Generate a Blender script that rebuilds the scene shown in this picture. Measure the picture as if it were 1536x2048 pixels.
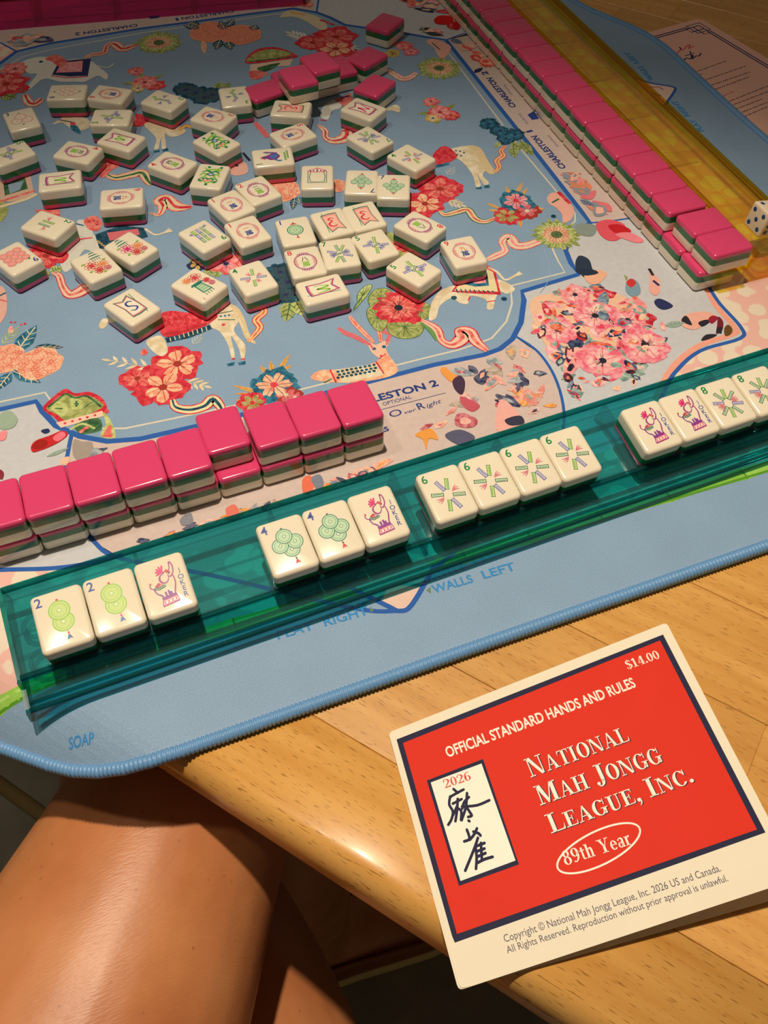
import bpy, bmesh, math, random
from mathutils import Vector, Matrix, Euler

for o in list(bpy.data.objects):
    bpy.data.objects.remove(o)
SC = bpy.context.scene
COL = SC.collection
ZM = 0.750                      # height of the play-mat surface above the floor, metres
# everything below is laid out in millimetres: x right along the near rack, y away, z up from the mat surface

def M3(x, y, z=0.0):
    return Vector((x * .001, y * .001, z * .001 + ZM))

# ------------------------------------------------------------------ camera
FPX = 1801.643
CAM_E = Euler((0.644814, -0.007959, -0.379295), 'XYZ')
CAM_P = Vector((-8.702, -307.317, 385.308))
cam_d = bpy.data.cameras.new('camera')
cam = bpy.data.objects.new('camera', cam_d)
COL.objects.link(cam)
cam_d.sensor_fit = 'VERTICAL'
cam_d.sensor_height = 24.0
cam_d.sensor_width = 18.0
cam_d.lens = FPX / 2048 * 24.0
cam_d.clip_start = 0.01
cam_d.clip_end = 50
cam.location = M3(*CAM_P)
cam.rotation_euler = CAM_E
SC.camera = cam
CAM_R = CAM_E.to_matrix()

# ------------------------------------------------------------------ world, lamps, exposure
world = bpy.data.worlds.new('world')
SC.world = world
world.use_nodes = True
bg = world.node_tree.nodes['Background']
bg.inputs[0].default_value = (1.0, 0.78, 0.55, 1)
bg.inputs[1].default_value = 0.075

def spot(name, loc, target, energy, color, angle, blend, radius):
    l = bpy.data.lights.new(name, 'SPOT')
    l.energy = energy; l.color = color; l.spot_size = math.radians(angle); l.spot_blend = blend
    l.shadow_soft_size = radius
    o = bpy.data.objects.new(name, l); COL.objects.link(o)
    o.location = loc
    o.rotation_euler = (Vector(target) - Vector(loc)).to_track_quat('-Z', 'Y').to_euler()
    return o
# a recessed ceiling downlight a little beyond the near rack, and a weaker neighbour further off
spot('ceiling_downlight', M3(20, 60, 1500), M3(70, -120, 0), 82, (1.0, 0.85, 0.65), 46, 0.9, 0.026)
spot('ceiling_downlight_far', M3(-500, 200, 1700), M3(150, 250, 0), 17, (1.0, 0.86, 0.68), 80, 0.9, 0.05)

vs = SC.view_settings
vs.view_transform = 'Standard'
vs.look = 'None'
vs.exposure = 0.0
vs.gamma = 1.0
vs.use_curve_mapping = False
SC.cycles.transparent_max_bounces = 40

# ------------------------------------------------------------------ helpers
def un(px, py, z=0.0):
    """photograph pixel -> point of the horizontal plane z (mm)"""
    d = CAM_R @ Vector(((px - 768) / FPX, -(py - 1024) / FPX, -1.0))
    t = (z - CAM_P.z) / d.z
    return CAM_P + d * t

EDGE_N = Vector((-0.801, -0.598))     # outward normal of the near table edge
EDGE_D = Vector((0.598, -0.801))
EDGE_C = 104.0

def droop(x, y):
    d = EDGE_N.x * x + EDGE_N.y * y - EDGE_C
    if d <= 0: return 0.0
    if d < 34: return -0.016 * d * d
    return -0.016 * 34 * 34 - (d - 34) * 1.05

def W(px, py):
    """pixel -> xy on the (partly sagging) mat"""
    z = 0.0
    for _ in range(8):
        p = un(px, py, z)
        z = 0.5 * z + 0.5 * droop(p.x, p.y)
    return (p.x, p.y)

def WL(pts):
    return [W(*p) for p in pts]

def lin(h):
    h = h.lstrip('#')
    out = []
    for i in (0, 2, 4):
        c = int(h[i:i + 2], 16) / 255
        out.append(c / 12.92 if c <= .04045 else ((c + .055) / 1.055) ** 2.4)
    return tuple(out)

MATS = {}
def nodes_of(m):
    m.use_nodes = True
    nt = m.node_tree
    return nt, nt.nodes, nt.links, nt.nodes['Principled BSDF']

def plain(name, hexcol, rough=0.6, spec=0.3, coat=0.0, var=0.06, vscale=60.0, bump=0.0, bscale=900.0, metallic=0.0, sheen=0.0):
    """procedural material: base colour with a little noise in value and a fine relief"""
    if name in MATS: return MATS[name]
    m = bpy.data.materials.new(name)
    nt, N, L, b = nodes_of(m)
    c = lin(hexcol) if isinstance(hexcol, str) else hexcol
    tc = N.new('ShaderNodeTexCoord')
    if var > 0:
        nz = N.new('ShaderNodeTexNoise'); nz.inputs['Scale'].default_value = vscale; nz.inputs['Detail'].default_value = 3
        L.new(tc.outputs['Object'], nz.inputs['Vector'])
        mx = N.new('ShaderNodeMix'); mx.data_type = 'RGBA'
        mx.inputs[6].default_value = (*[v * (1 - var) for v in c], 1)
        mx.inputs[7].default_value = (*[min(1, v * (1 + var)) for v in c], 1)
        L.new(nz.outputs['Fac'], mx.inputs[0]); L.new(mx.outputs[2], b.inputs['Base Color'])
    else:
        b.inputs['Base Color'].default_value = (*c, 1)
    b.inputs['Roughness'].default_value = rough
    b.inputs['Specular IOR Level'].default_value = spec
    b.inputs['Coat Weight'].default_value = coat
    b.inputs['Coat Roughness'].default_value = 0.08
    b.inputs['Metallic'].default_value = metallic
    if sheen: b.inputs['Sheen Weight'].default_value = sheen
    if bump > 0:
        nb = N.new('ShaderNodeTexNoise'); nb.inputs['Scale'].default_value = bscale; nb.inputs['Detail'].default_value = 2
        L.new(tc.outputs['Object'], nb.inputs['Vector'])
        bp = N.new('ShaderNodeBump'); bp.inputs['Strength'].default_value = bump; bp.inputs['Distance'].default_value = 0.0004
        L.new(nb.outputs['Fac'], bp.inputs['Height']); L.new(bp.outputs['Normal'], b.inputs['Normal'])
    MATS[name] = m
    return m

def ink(hexcol):                       # flat print on the mat cloth
    return plain('print_' + hexcol.strip('#'), hexcol, 0.75, 0.2, var=0.10, vscale=250, bump=0.25, bscale=1800)

def wink(h1, h2, scale=230.0):         # watercolour print: two inks running into each other
    name = 'wash_%s_%s' % (h1.strip('#'), h2.strip('#'))
    if name in MATS: return MATS[name]
    m = bpy.data.materials.new(name); nt, N, L, b = nodes_of(m)
    tc = N.new('ShaderNodeTexCoord'); nz = N.new('ShaderNodeTexNoise'); nz.inputs['Scale'].default_value = scale; nz.inputs['Detail'].default_value = 4
    nz.inputs['Distortion'].default_value = .8
    L.new(tc.outputs['Object'], nz.inputs[0])
    rp = N.new('ShaderNodeValToRGB')
    rp.color_ramp.elements[0].position = .40; rp.color_ramp.elements[0].color = (*lin(h1), 1)
    rp.color_ramp.elements[1].position = .62; rp.color_ramp.elements[1].color = (*lin(h2), 1)
    L.new(nz.outputs['Fac'], rp.inputs[0]); L.new(rp.outputs[0], b.inputs['Base Color'])
    b.inputs['Roughness'].default_value = .75; b.inputs['Specular IOR Level'].default_value = .2
    MATS[name] = m
    return m

def glaze(hexcol):                     # inlay paint on the tile faces
    return plain('paint_' + hexcol.strip('#'), hexcol, 0.35, 0.4, var=0.05, vscale=900)

def link(name, me, parent=None):
    o = bpy.data.objects.new(name, me); COL.objects.link(o)
    if parent: o.parent = parent
    return o

def tag(o, label=None, cat=None, group=None, kind=None):
    if label: o['label'] = label
    if cat: o['category'] = cat
    if group: o['group'] = group
    if kind: o['kind'] = kind
    return o

def empty(name, loc=(0, 0, 0), rot=(0, 0, 0)):
    o = bpy.data.objects.new(name, None); COL.objects.link(o)
    o.location = loc; o.rotation_euler = rot; o.empty_display_size = .01
    return o

def mesh_mm(name, verts, faces, mats, idx=None, smooth=False, origin=None):
    """verts in mm.  origin None: local (scaled only); else world mm relative to origin mm"""
    me = bpy.data.meshes.new(name)
    if origin is None: vv = [(v[0] * .001, v[1] * .001, v[2] * .001) for v in verts]
    else: vv = [((v[0] - origin[0]) * .001, (v[1] - origin[1]) * .001, (v[2] - origin[2]) * .001) for v in verts]
    me.from_pydata(vv, [], faces)
    for m in (mats if isinstance(mats, (list, tuple)) else [mats]): me.materials.append(m)
    if idx: me.polygons.foreach_set('material_index', idx)
    if smooth: me.polygons.foreach_set('use_smooth', [True] * len(me.polygons))
    me.update()
    return me

def catmull(pts, n=5, closed=True):
    out = []
    k = len(pts)
    rng = range(k) if closed else range(k - 1)
    for i in rng:
        if closed: p0, p1, p2, p3 = pts[(i - 1) % k], pts[i], pts[(i + 1) % k], pts[(i + 2) % k]
        else: p0, p1, p2, p3 = pts[max(0, i - 1)], pts[i], pts[i + 1], pts[min(k - 1, i + 2)]
        for j in range(n):
            t = j / n
            out.append(tuple(0.5 * (2 * p1[a] + (p2[a] - p0[a]) * t + (2 * p0[a] - 5 * p1[a] + 4 * p2[a] - p3[a]) * t * t
                                    + (3 * p1[a] - p0[a] - 3 * p2[a] + p3[a]) * t ** 3) for a in range(len(p1))))
    if not closed: out.append(tuple(pts[-1]))
    return out

def inside(p, poly):
    r = False; j = len(poly) - 1
    for i in range(len(poly)):
        xi, yi = poly[i]; xj, yj = poly[j]
        if (yi > p[1]) != (yj > p[1]) and p[0] < (xj - xi) * (p[1] - yi) / (yj - yi + 1e-12) + xi: r = not r
        j = i
    return r

_TXT = {}
def text_mesh(s, bold=0.0):
    key = (s, bold)
    if key in _TXT: return _TXT[key]
    cu = bpy.data.curves.new('t', 'FONT'); cu.body = s; cu.size = 1; cu.offset = bold
    cu.dimensions = '2D'; cu.fill_mode = 'BOTH'; cu.resolution_u = 3
    ob = bpy.data.objects.new('t', cu); COL.objects.link(ob)
    dg = bpy.context.evaluated_depsgraph_get()
    me = bpy.data.meshes.new_from_object(ob.evaluated_get(dg))
    v = [(p.co.x, p.co.y) for p in me.vertices]; f = [tuple(p.vertices) for p in me.polygons]
    bpy.data.objects.remove(ob); bpy.data.curves.remove(cu); bpy.data.meshes.remove(me)
    _TXT[key] = (v, f)
    return _TXT[key]

class Pr:
    """collects flat shapes in a 2-D frame; every shape lies a hair above the one before"""
    def __init__(s, z0=0.03, dz=0.004, mapper=None):
        s.v = []; s.f = []; s.mi = []; s.m = []; s.z = z0; s.dz = dz; s.map = mapper
    def _m(s, mat):
        if mat not in s.m: s.m.append(mat)
        return s.m.index(mat)
    def raw(s, pts, faces, mat):
        b = len(s.v)
        for p in pts: s.v.append(s.map(p[0], p[1], s.z) if s.map else (p[0], p[1], s.z))
        i = s._m(mat)
        for f in faces:
            # keep every face looking up
            a = 0.0
            for q in range(len(f)):
                x0, y0 = pts[f[q]][:2]; x1, y1 = pts[f[(q + 1) % len(f)]][:2]
                a += x0 * y1 - x1 * y0
            g = tuple(b + k for k in f)
            s.f.append(g if a >= 0 else g[::-1]); s.mi.append(i)
        s.z += s.dz
    def poly(s, pts, mat, smooth=0):
        if smooth: pts = catmull(pts, smooth)
        s.raw(pts, [tuple(range(len(pts)))], mat)
    def stroke(s, pts, w, mat, smooth=0, closed=False, caps=False):
        ws = w if isinstance(w, (list, tuple)) else [w] * len(pts)
        if smooth:
            q = catmull([(p[0], p[1], ws[i]) for i, p in enumerate(pts)], smooth, closed)
            pts = [(a[0], a[1]) for a in q]; ws = [max(.01, a[2]) for a in q]
        n = len(pts); out = []
        for i in range(n):
            if closed: a, c = pts[(i - 1) % n], pts[(i + 1) % n]
            else: a, c = pts[max(0, i - 1)], pts[min(n - 1, i + 1)]
            dx, dy = c[0] - a[0], c[1] - a[1]; l = math.hypot(dx, dy) or 1
            nx, ny = -dy / l * ws[i] / 2, dx / l * ws[i] / 2
            out.append((pts[i][0] + nx, pts[i][1] + ny)); out.append((pts[i][0] - nx, pts[i][1] - ny))
        fs = [(2 * i, 2 * i + 1, 2 * i + 3, 2 * i + 2) for i in range(n - 1)]
        if closed: fs.append((2 * n - 2, 2 * n - 1, 1, 0))
        s.raw(out, fs, mat)
        if caps:
            s.disc(pts[0][0], pts[0][1], ws[0] / 2, mat=mat, n=8); s.disc(pts[-1][0], pts[-1][1], ws[-1] / 2, mat=mat, n=8)
    def disc(s, x, y, rx, ry=None, mat=None, rot=0.0, n=18):
        ry = rx if ry is None else ry
        c, q = math.cos(rot), math.sin(rot)
        s.poly([(x + rx * math.cos(2 * math.pi * i / n) * c - ry * math.sin(2 * math.pi * i / n) * q,
                 y + rx * math.cos(2 * math.pi * i / n) * q + ry * math.sin(2 * math.pi * i / n) * c) for i in range(n)], mat)
    def ring(s, x, y, rx, ry, w, mat, rot=0.0, n=24, a0=0.0, a1=2 * math.pi):
        c, q = math.cos(rot), math.sin(rot); full = abs(a1 - a0 - 2 * math.pi) < 1e-6
        k = n if full else n + 1
        pts = []
        for i in range(k):
            a = a0 + (a1 - a0) * i / n
            X, Y = rx * math.cos(a), ry * math.sin(a)
            pts.append((x + X * c - Y * q, y + X * q + Y * c))
        s.stroke(pts, w, mat, closed=full)
    def text(s, t, x, y, h, mat, ang=0.0, bold=0.0, sx=1.0, align='C', width=None, shear=0.0, font=None):
        """h is the capital height; (x, y) the middle (or left end) of the base line"""
        v, f = (font or text_mesh)(t, bold)
        if not v: return
        k = h / 0.73
        x0 = min(p[0] for p in v); x1 = max(p[0] for p in v)
        if width: sx = width / ((x1 - x0) * k)
        ox = (x0 + x1) / 2 if align == 'C' else x0
        c, q = math.cos(ang), math.sin(ang)
        pts = []
        for p in v:
            a, b = (p[0] - ox) * k * sx + shear * p[1] * k, p[1] * k
            pts.append((x + a * c - b * q, y + a * q + b * c))
        s.raw(pts, f, mat)
    def build(s, name, parent=None, origin=None, cut=False):
        me = mesh_mm(name, s.v, s.f, s.m, s.mi, origin=origin)
        return link(name, me, parent)

def box_v(x0, x1, y0, y1, z0, z1):
    return [(x0, y0, z0), (x1, y0, z0), (x1, y1, z0), (x0, y1, z0), (x0, y0, z1), (x1, y0, z1), (x1, y1, z1), (x0, y1, z1)]
BOX_F = [(0, 3, 2, 1), (4, 5, 6, 7), (0, 1, 5, 4), (1, 2, 6, 5), (2, 3, 7, 6), (3, 0, 4, 7)]

def rrect(hx, hy, r, n=4):
    out = []
    for cx, cy, a in ((hx - r, hy - r, 0), (-hx + r, hy - r, 90), (-hx + r, -hy + r, 180), (hx - r, -hy + r, 270)):
        for i in range(n + 1):
            t = math.radians(a + 90 * i / n)
            out.append((cx + r * math.cos(t), cy + r * math.sin(t)))
    return out

def ring_solid(levels):
    """levels: list of (ring points, z) -> closed solid"""
    v = []; f = []; n = len(levels[0][0])
    for r, z in levels: v += [(p[0], p[1], z) for p in r]
    for k in range(len(levels) - 1):
        for i in range(n):
            j = (i + 1) % n
            f.append((k * n + i, k * n + j, (k + 1) * n + j, (k + 1) * n + i))
    f.append(tuple(range(n))[::-1]); b = (len(levels) - 1) * n
    f.append(tuple(b + i for i in range(n)))
    return v, f

def tube(path, radii, n=10, cap=True):
    v = []; f = []; k = len(path)
    for i, p in enumerate(path):
        a = Vector(path[max(0, i - 1)]); c = Vector(path[min(k - 1, i + 1)])
        t = (c - a).normalized()
        u = t.cross(Vector((0, 0, 1)))
        if u.length < 1e-4: u = Vector((1, 0, 0))
        u.normalize(); w = u.cross(t)
        r = radii[i] if isinstance(radii, (list, tuple)) else radii
        for j in range(n):
            q = 2 * math.pi * j / n
            v.append(tuple(Vector(p) + u * r * math.cos(q) + w * r * math.sin(q)))
    for i in range(k - 1):
        for j in range(n):
            f.append((i * n + j, i * n + (j + 1) % n, (i + 1) * n + (j + 1) % n, (i + 1) * n + j))
    if cap:
        f.append(tuple(range(n))[::-1]); f.append(tuple((k - 1) * n + j for j in range(n)))
    return v, f

R = math.radians
# ------------------------------------------------------------------ surface materials
def mat_wood():
    m = bpy.data.materials.new('beech_wood')
    nt, N, L, b = nodes_of(m)
    tc = N.new('ShaderNodeTexCoord'); oi = N.new('ShaderNodeObjectInfo')
    add = N.new('ShaderNodeVectorMath'); add.operation = 'ADD'
    comb = N.new('ShaderNodeCombineXYZ')
    ml = N.new('ShaderNodeMath'); ml.operation = 'MULTIPLY'; ml.inputs[1].default_value = 7.0
    L.new(oi.outputs['Random'], ml.inputs[0]); L.new(ml.outputs[0], comb.inputs[0]); L.new(ml.outputs[0], comb.inputs[1])
    L.new(tc.outputs['Object'], add.inputs[0]); L.new(comb.outputs[0], add.inputs[1])
    mp = N.new('ShaderNodeMapping'); mp.inputs['Scale'].default_value = (6, 70, 70)
    L.new(add.outputs[0], mp.inputs[0])
    n1 = N.new('ShaderNodeTexNoise'); n1.inputs['Scale'].default_value = 1.6; n1.inputs['Detail'].default_value = 5
    L.new(mp.outputs[0], n1.inputs[0])
    rp = N.new('ShaderNodeValToRGB')
    rp.color_ramp.elements[0].position = .3; rp.color_ramp.elements[0].color = (*lin('#cc9145'), 1)
    rp.color_ramp.elements[1].position = .72; rp.color_ramp.elements[1].color = (*lin('#e2ad60'), 1)
    L.new(n1.outputs['Fac'], rp.inputs[0])
    # per-plank tone
    hs = N.new('ShaderNodeHueSaturation')
    mr = N.new('ShaderNodeMapRange'); mr.inputs[3].default_value = .90; mr.inputs[4].default_value = 1.08
    L.new(oi.outputs['Random'], mr.inputs[0]); L.new(mr.outputs[0], hs.inputs['Value'])
    L.new(rp.outputs[0], hs.inputs['Color'])
    # short dark flecks along the grain
    mp2 = N.new('ShaderNodeMapping'); mp2.inputs['Scale'].default_value = (150, 1500, 400)
    L.new(add.outputs[0], mp2.inputs[0])
    n2 = N.new('ShaderNodeTexNoise'); n2.inputs['Scale'].default_value = 1.0; n2.inputs['Detail'].default_value = 1.0
    L.new(mp2.outputs[0], n2.inputs[0])
    r2 = N.new('ShaderNodeValToRGB')
    r2.color_ramp.elements[0].position = .30; r2.color_ramp.elements[0].color = (1, 1, 1, 1)
    r2.color_ramp.elements[1].position = .37; r2.color_ramp.elements[1].color = (0, 0, 0, 1)
    L.new(n2.outputs['Fac'], r2.inputs[0])
    mx = N.new('ShaderNodeMix'); mx.data_type = 'RGBA'; mx.inputs[7].default_value = (*lin('#8a5a24'), 1)
    mf = N.new('ShaderNodeMath'); mf.operation = 'MULTIPLY'; mf.inputs[1].default_value = .7
    L.new(r2.outputs[0], mf.inputs[0]); L.new(mf.outputs[0], mx.inputs[0]); L.new(hs.outputs[0], mx.inputs[6])
    L.new(mx.outputs[2], b.inputs['Base Color'])
    b.inputs['Roughness'].default_value = .36; b.inputs['Coat Weight'].default_value = .14; b.inputs['Coat Roughness'].default_value = .14
    bp = N.new('ShaderNodeBump'); bp.inputs['Strength'].default_value = .12; bp.inputs['Distance'].default_value = .0003
    L.new(n1.outputs['Fac'], bp.inputs['Height']); L.new(bp.outputs[0], b.inputs['Normal'])
    return m
WOOD = mat_wood()

def mat_cloth(name, hexcol):
    """blue printed cloth with a fine weave that glints a little"""
    m = bpy.data.materials.new(name)
    nt, N, L, b = nodes_of(m)
    tc = N.new('ShaderNodeTexCoord')
    n1 = N.new('ShaderNodeTexNoise'); n1.inputs['Scale'].default_value = 1500; n1.inputs['Detail'].default_value = 2
    n2 = N.new('ShaderNodeTexNoise'); n2.inputs['Scale'].default_value = 30; n2.inputs['Detail'].default_value = 3
    L.new(tc.outputs['Object'], n1.inputs[0]); L.new(tc.outputs['Object'], n2.inputs[0])
    c = lin(hexcol)
    rp = N.new('ShaderNodeValToRGB')
    rp.color_ramp.elements[0].position = .3; rp.color_ramp.elements[0].color = (*[v * .86 for v in c], 1)
    rp.color_ramp.elements[1].position = .75; rp.color_ramp.elements[1].color = (*[min(1, v * 1.2) for v in c], 1)
    ad = N.new('ShaderNodeMath'); ad.operation = 'MULTIPLY_ADD'; ad.inputs[1].default_value = .25; 
    L.new(n2.outputs['Fac'], ad.inputs[0])
    m2 = N.new('ShaderNodeMath'); m2.operation = 'MULTIPLY'; m2.inputs[1].default_value = .75
    L.new(n1.outputs['Fac'], m2.inputs[0]); L.new(m2.outputs[0], ad.inputs[2])
    L.new(ad.outputs[0], rp.inputs[0]); L.new(rp.outputs[0], b.inputs['Base Color'])
    b.inputs['Roughness'].default_value = .55; b.inputs['Specular IOR Level'].default_value = .3
    b.inputs['Sheen Weight'].default_value = .15
    bp = N.new('ShaderNodeBump'); bp.inputs['Strength'].default_value = .35; bp.inputs['Distance'].default_value = .0003
    L.new(n1.outputs['Fac'], bp.inputs['Height']); L.new(bp.outputs[0], b.inputs['Normal'])
    return m
CLOTH = mat_cloth('mat_cloth_blue', '#88a6c6')

def mat_spots():
    """pink cloth with rounded cream spots (printed)"""
    m = bpy.data.materials.new('spotted_pink_print')
    nt, N, L, b = nodes_of(m)
    tc = N.new('ShaderNodeTexCoord')
    n0 = N.new('ShaderNodeTexNoise'); n0.inputs['Scale'].default_value = 160
    L.new(tc.outputs['Object'], n0.inputs[0])
    mxv = N.new('ShaderNodeMix'); mxv.data_type = 'RGBA'; mxv.inputs[0].default_value = .0035
    L.new(tc.outputs['Object'], mxv.inputs[6]); L.new(n0.outputs['Color'], mxv.inputs[7])
    vo = N.new('ShaderNodeTexVoronoi'); vo.feature = 'SMOOTH_F1'; vo.inputs['Scale'].default_value = 74; vo.inputs['Smoothness'].default_value = .25
    L.new(mxv.outputs[2], vo.inputs['Vector'])
    rp = N.new('ShaderNodeValToRGB')
    rp.color_ramp.elements[0].position = .46; rp.color_ramp.elements[0].color = (*lin('#ebdcc8'), 1)
    rp.color_ramp.elements[1].position = .51; rp.color_ramp.elements[1].color = (*lin('#edbab0'), 1)
    L.new(vo.outputs['Distance'], rp.inputs[0]); L.new(rp.outputs[0], b.inputs['Base Color'])
    b.inputs['Roughness'].default_value = .75
    return m
SPOTS = mat_spots()

def mat_acrylic(name, hexcol, dens=1.0):
    """tinted clear plastic shell: light passes through coloured, the surface mirrors a little"""
    m = bpy.data.materials.new(name); m.use_nodes = True
    nt = m.node_tree; N = nt.nodes; L = nt.links
    for n in list(N): N.remove(n)
    out = N.new('ShaderNodeOutputMaterial')
    tr = N.new('ShaderNodeBsdfTransparent'); gl = N.new('ShaderNodeBsdfGlossy'); gl.inputs['Roughness'].default_value = .09
    df = N.new('ShaderNodeBsdfDiffuse'); df.inputs['Color'].default_value = (*lin(hexcol), 1)
    tc = N.new('ShaderNodeTexCoord'); nz = N.new('ShaderNodeTexNoise'); nz.inputs['Scale'].default_value = 40
    L.new(tc.outputs['Object'], nz.inputs[0])
    c = lin(hexcol)
    rp = N.new('ShaderNodeValToRGB')
    rp.color_ramp.elements[0].position = .3; rp.color_ramp.elements[0].color = (*[v * .95 for v in c], 1)
    rp.color_ramp.elements[1].position = .7; rp.color_ramp.elements[1].color = (*c, 1)
    L.new(nz.outputs['Fac'], rp.inputs[0]); L.new(rp.outputs[0], tr.inputs['Color'])
    m1 = N.new('ShaderNodeMixShader'); m1.inputs[0].default_value = .05
    L.new(tr.outputs[0], m1.inputs[1]); L.new(df.outputs[0], m1.inputs[2])
    fr = N.new('ShaderNodeFresnel'); fr.inputs[0].default_value = 1.58
    ge = N.new('ShaderNodeNewGeometry'); sb = N.new('ShaderNodeMath'); sb.operation = 'SUBTRACT'; sb.inputs[0].default_value = 1.0
    L.new(ge.outputs['Backfacing'], sb.inputs[1]); ml = N.new('ShaderNodeMath'); ml.operation = 'MULTIPLY'
    L.new(fr.outputs[0], ml.inputs[0]); L.new(sb.outputs[0], ml.inputs[1])       # the mirror lies on the outer side of each wall only
    m2 = N.new('ShaderNodeMixShader'); L.new(ml.outputs[0], m2.inputs[0])
    L.new(m1.outputs[0], m2.inputs[1]); L.new(gl.outputs[0], m2.inputs[2]); L.new(m2.outputs[0], out.inputs[0])
    return m

def mat_floor():
    m = bpy.data.materials.new('dark_stone_floor')
    nt, N, L, b = nodes_of(m)
    tc = N.new('ShaderNodeTexCoord')
    n1 = N.new('ShaderNodeTexNoise'); n1.inputs['Scale'].default_value = 14; n1.inputs['Detail'].default_value = 8
    L.new(tc.outputs['Object'], n1.inputs[0])
    rp = N.new('ShaderNodeValToRGB')
    rp.color_ramp.elements[0].position = .3; rp.color_ramp.elements[0].color = (*lin('#7a7464'), 1)
    rp.color_ramp.elements[1].position = .75; rp.color_ramp.elements[1].color = (*lin('#9c9584'), 1)
    L.new(n1.outputs['Fac'], rp.inputs[0]); L.new(rp.outputs[0], b.inputs['Base Color'])
    b.inputs['Roughness'].default_value = .6
    return m

# ------------------------------------------------------------------ floor and table
fl = link('floor', mesh_mm('floor', box_v(-2500, 2500, -2500, 2500, -800, -750), BOX_F, mat_floor(), origin=(0, 0, -750)))
fl.location = M3(0, 0, -750); tag(fl, 'dark grey stone floor', 'floor', kind='structure')

TZ = -4.0                                                 # table top, under the 4 mm mat
e0 = EDGE_N * 109 + EDGE_D * 73.7                         # a point of the near edge
def tb(s, n):                                             # s along the edge, n inward -> xy
    return (e0.x + EDGE_D.x * s - EDGE_N.x * n, e0.y + EDGE_D.y * s - EDGE_N.y * n)
troot = empty('wooden_table', M3(*tb(0, 500), -750))
tag(troot, 'honey coloured beech table of glued planks with a rounded edge', 'table')
rnd = random.Random(4)
tang = math.atan2(EDGE_D.y, EDGE_D.x)
ti = troot.matrix_world
def plank(s0, s1, n0, n1, edge=False):
    g = .12
    if not edge:
        v, f = ring_solid([(rrect((s1 - s0) / 2 - g, (n1 - n0) / 2 - g, .3, 1), -28), (rrect((s1 - s0) / 2 - g, (n1 - n0) / 2 - g, .3, 1), -.3),
                           (rrect((s1 - s0) / 2 - g - .25, (n1 - n0) / 2 - g - .25, .3, 1), 0)])
    else:                                                  # the outermost row carries the rounded nosing
        prof = [(n1 - g, -28)]
        for i in range(9):
            a = math.pi / 2 * i / 8
            prof.append((6 - 6 * math.sin(a), -22 - 6 * math.cos(a)))
        for i in range(11):
            a = math.pi / 2 * i / 10
            prof.append((11 - 11 * math.cos(a), -15 + 15 * math.sin(a)))
        prof.append((n1 - g - .25, 0)); prof.append((n1 - g, -.3))
        k = len(prof); cy = (n0 + n1) / 2; h = (s1 - s0) / 2 - g
        v = [(-h, -(p[0] - cy) * -1, p[1]) for p in prof] + [(h, -(p[0] - cy) * -1, p[1]) for p in prof]
        f = [(i, (i + 1) % k, k + (i + 1) % k, k + i) for i in range(k)] + [tuple(range(k))[::-1], tuple(range(k, 2 * k))]
    me = mesh_mm('plank', v, f, WOOD, smooth=False)
    if edge:
        for p in me.polygons: p.use_smooth = len(p.vertices) == 4
    o = link('plank', me, troot)
    c = tb((s0 + s1) / 2, (n0 + n1) / 2)
    o.location = M3(c[0], c[1], TZ) - troot.location
    o.rotation_euler = (0, 0, tang)
    return o
n = 0.0; row = 0
while n < 1120:
    w = 52 if row == 0 else rnd.choice((44, 50, 56, 62))
    s = -780 + rnd.uniform(0, 200) - 300
    while s < 820:
        l = rnd.uniform(380, 700)
        plank(s, s + l, n, n + w, edge=(row == 0)); s += l
    n += w; row += 1
leg_m = plain('table_base_dark', '#1d1a17', .5)
for (s, nn) in ((-500, 350), (500, 350), (-500, 850), (500, 850)):
    c = tb(s, nn)
    v, f = ring_solid([(rrect(30, 30, 8), -750), (rrect(25, 25, 8), TZ - 28)])
    o = link('leg', mesh_mm('table_leg', v, f, leg_m), troot); o.location = Vector((c[0] * .001, c[1] * .001, ZM)) - troot.location

a_ = tb(-640, 14); c_ = tb(110, 14)                        # pale foot rail low between the legs
v, f = tube([(a_[0], a_[1], -690), (c_[0], c_[1], -690)], 8.5, 12)
link('foot_rail', mesh_mm('foot_rail', v, f, plain('rail_ash', '#8d7a4c', .6, .2, var=.15, vscale=25), smooth=True, origin=(*tb(0, 500), -750)), troot)

# ------------------------------------------------------------------ play mat
mroot = empty('play_mat', M3(117, 250, -4))
MO = (117, 250, -4)
tag(mroot, 'large blue printed mahjong play mat with floral panels and stitched hem', 'play mat')
OUT = [(-66, -129.5), (120, -130.5), (330, -133), (513, 60), (515, 230), (522, 368), (486, 446), (480, 610), (400, 728), (-200, 728), (-300, 610), (-300, 90)]
def rounded(poly, r, n=5):
    out = []
    k = len(poly)
    for i in range(k):
        p = Vector(poly[i]); a = (Vector(poly[i - 1]) - p); c = (Vector(poly[(i + 1) % k]) - p)
        q = min(r, a.length * .4, c.length * .4)
        A = p + a.normalized() * q; C = p + c.normalized() * q
        for j in range(n + 1):
            t = j / n
            out.append(tuple(A * (1 - t) ** 2 + p * 2 * t * (1 - t) + C * t * t))
    return out
OUTR = rounded(OUT, 34)

def cut_for_droop(bm):
    for d in range(0, 150, 4):
        co = Vector((EDGE_N.x, EDGE_N.y, 0)) * (EDGE_C + d)
        bmesh.ops.bisect_plane(bm, geom=bm.verts[:] + bm.edges[:] + bm.faces[:], dist=1e-5, plane_co=co, plane_no=Vector((EDGE_N.x, EDGE_N.y, 0)))

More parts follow.
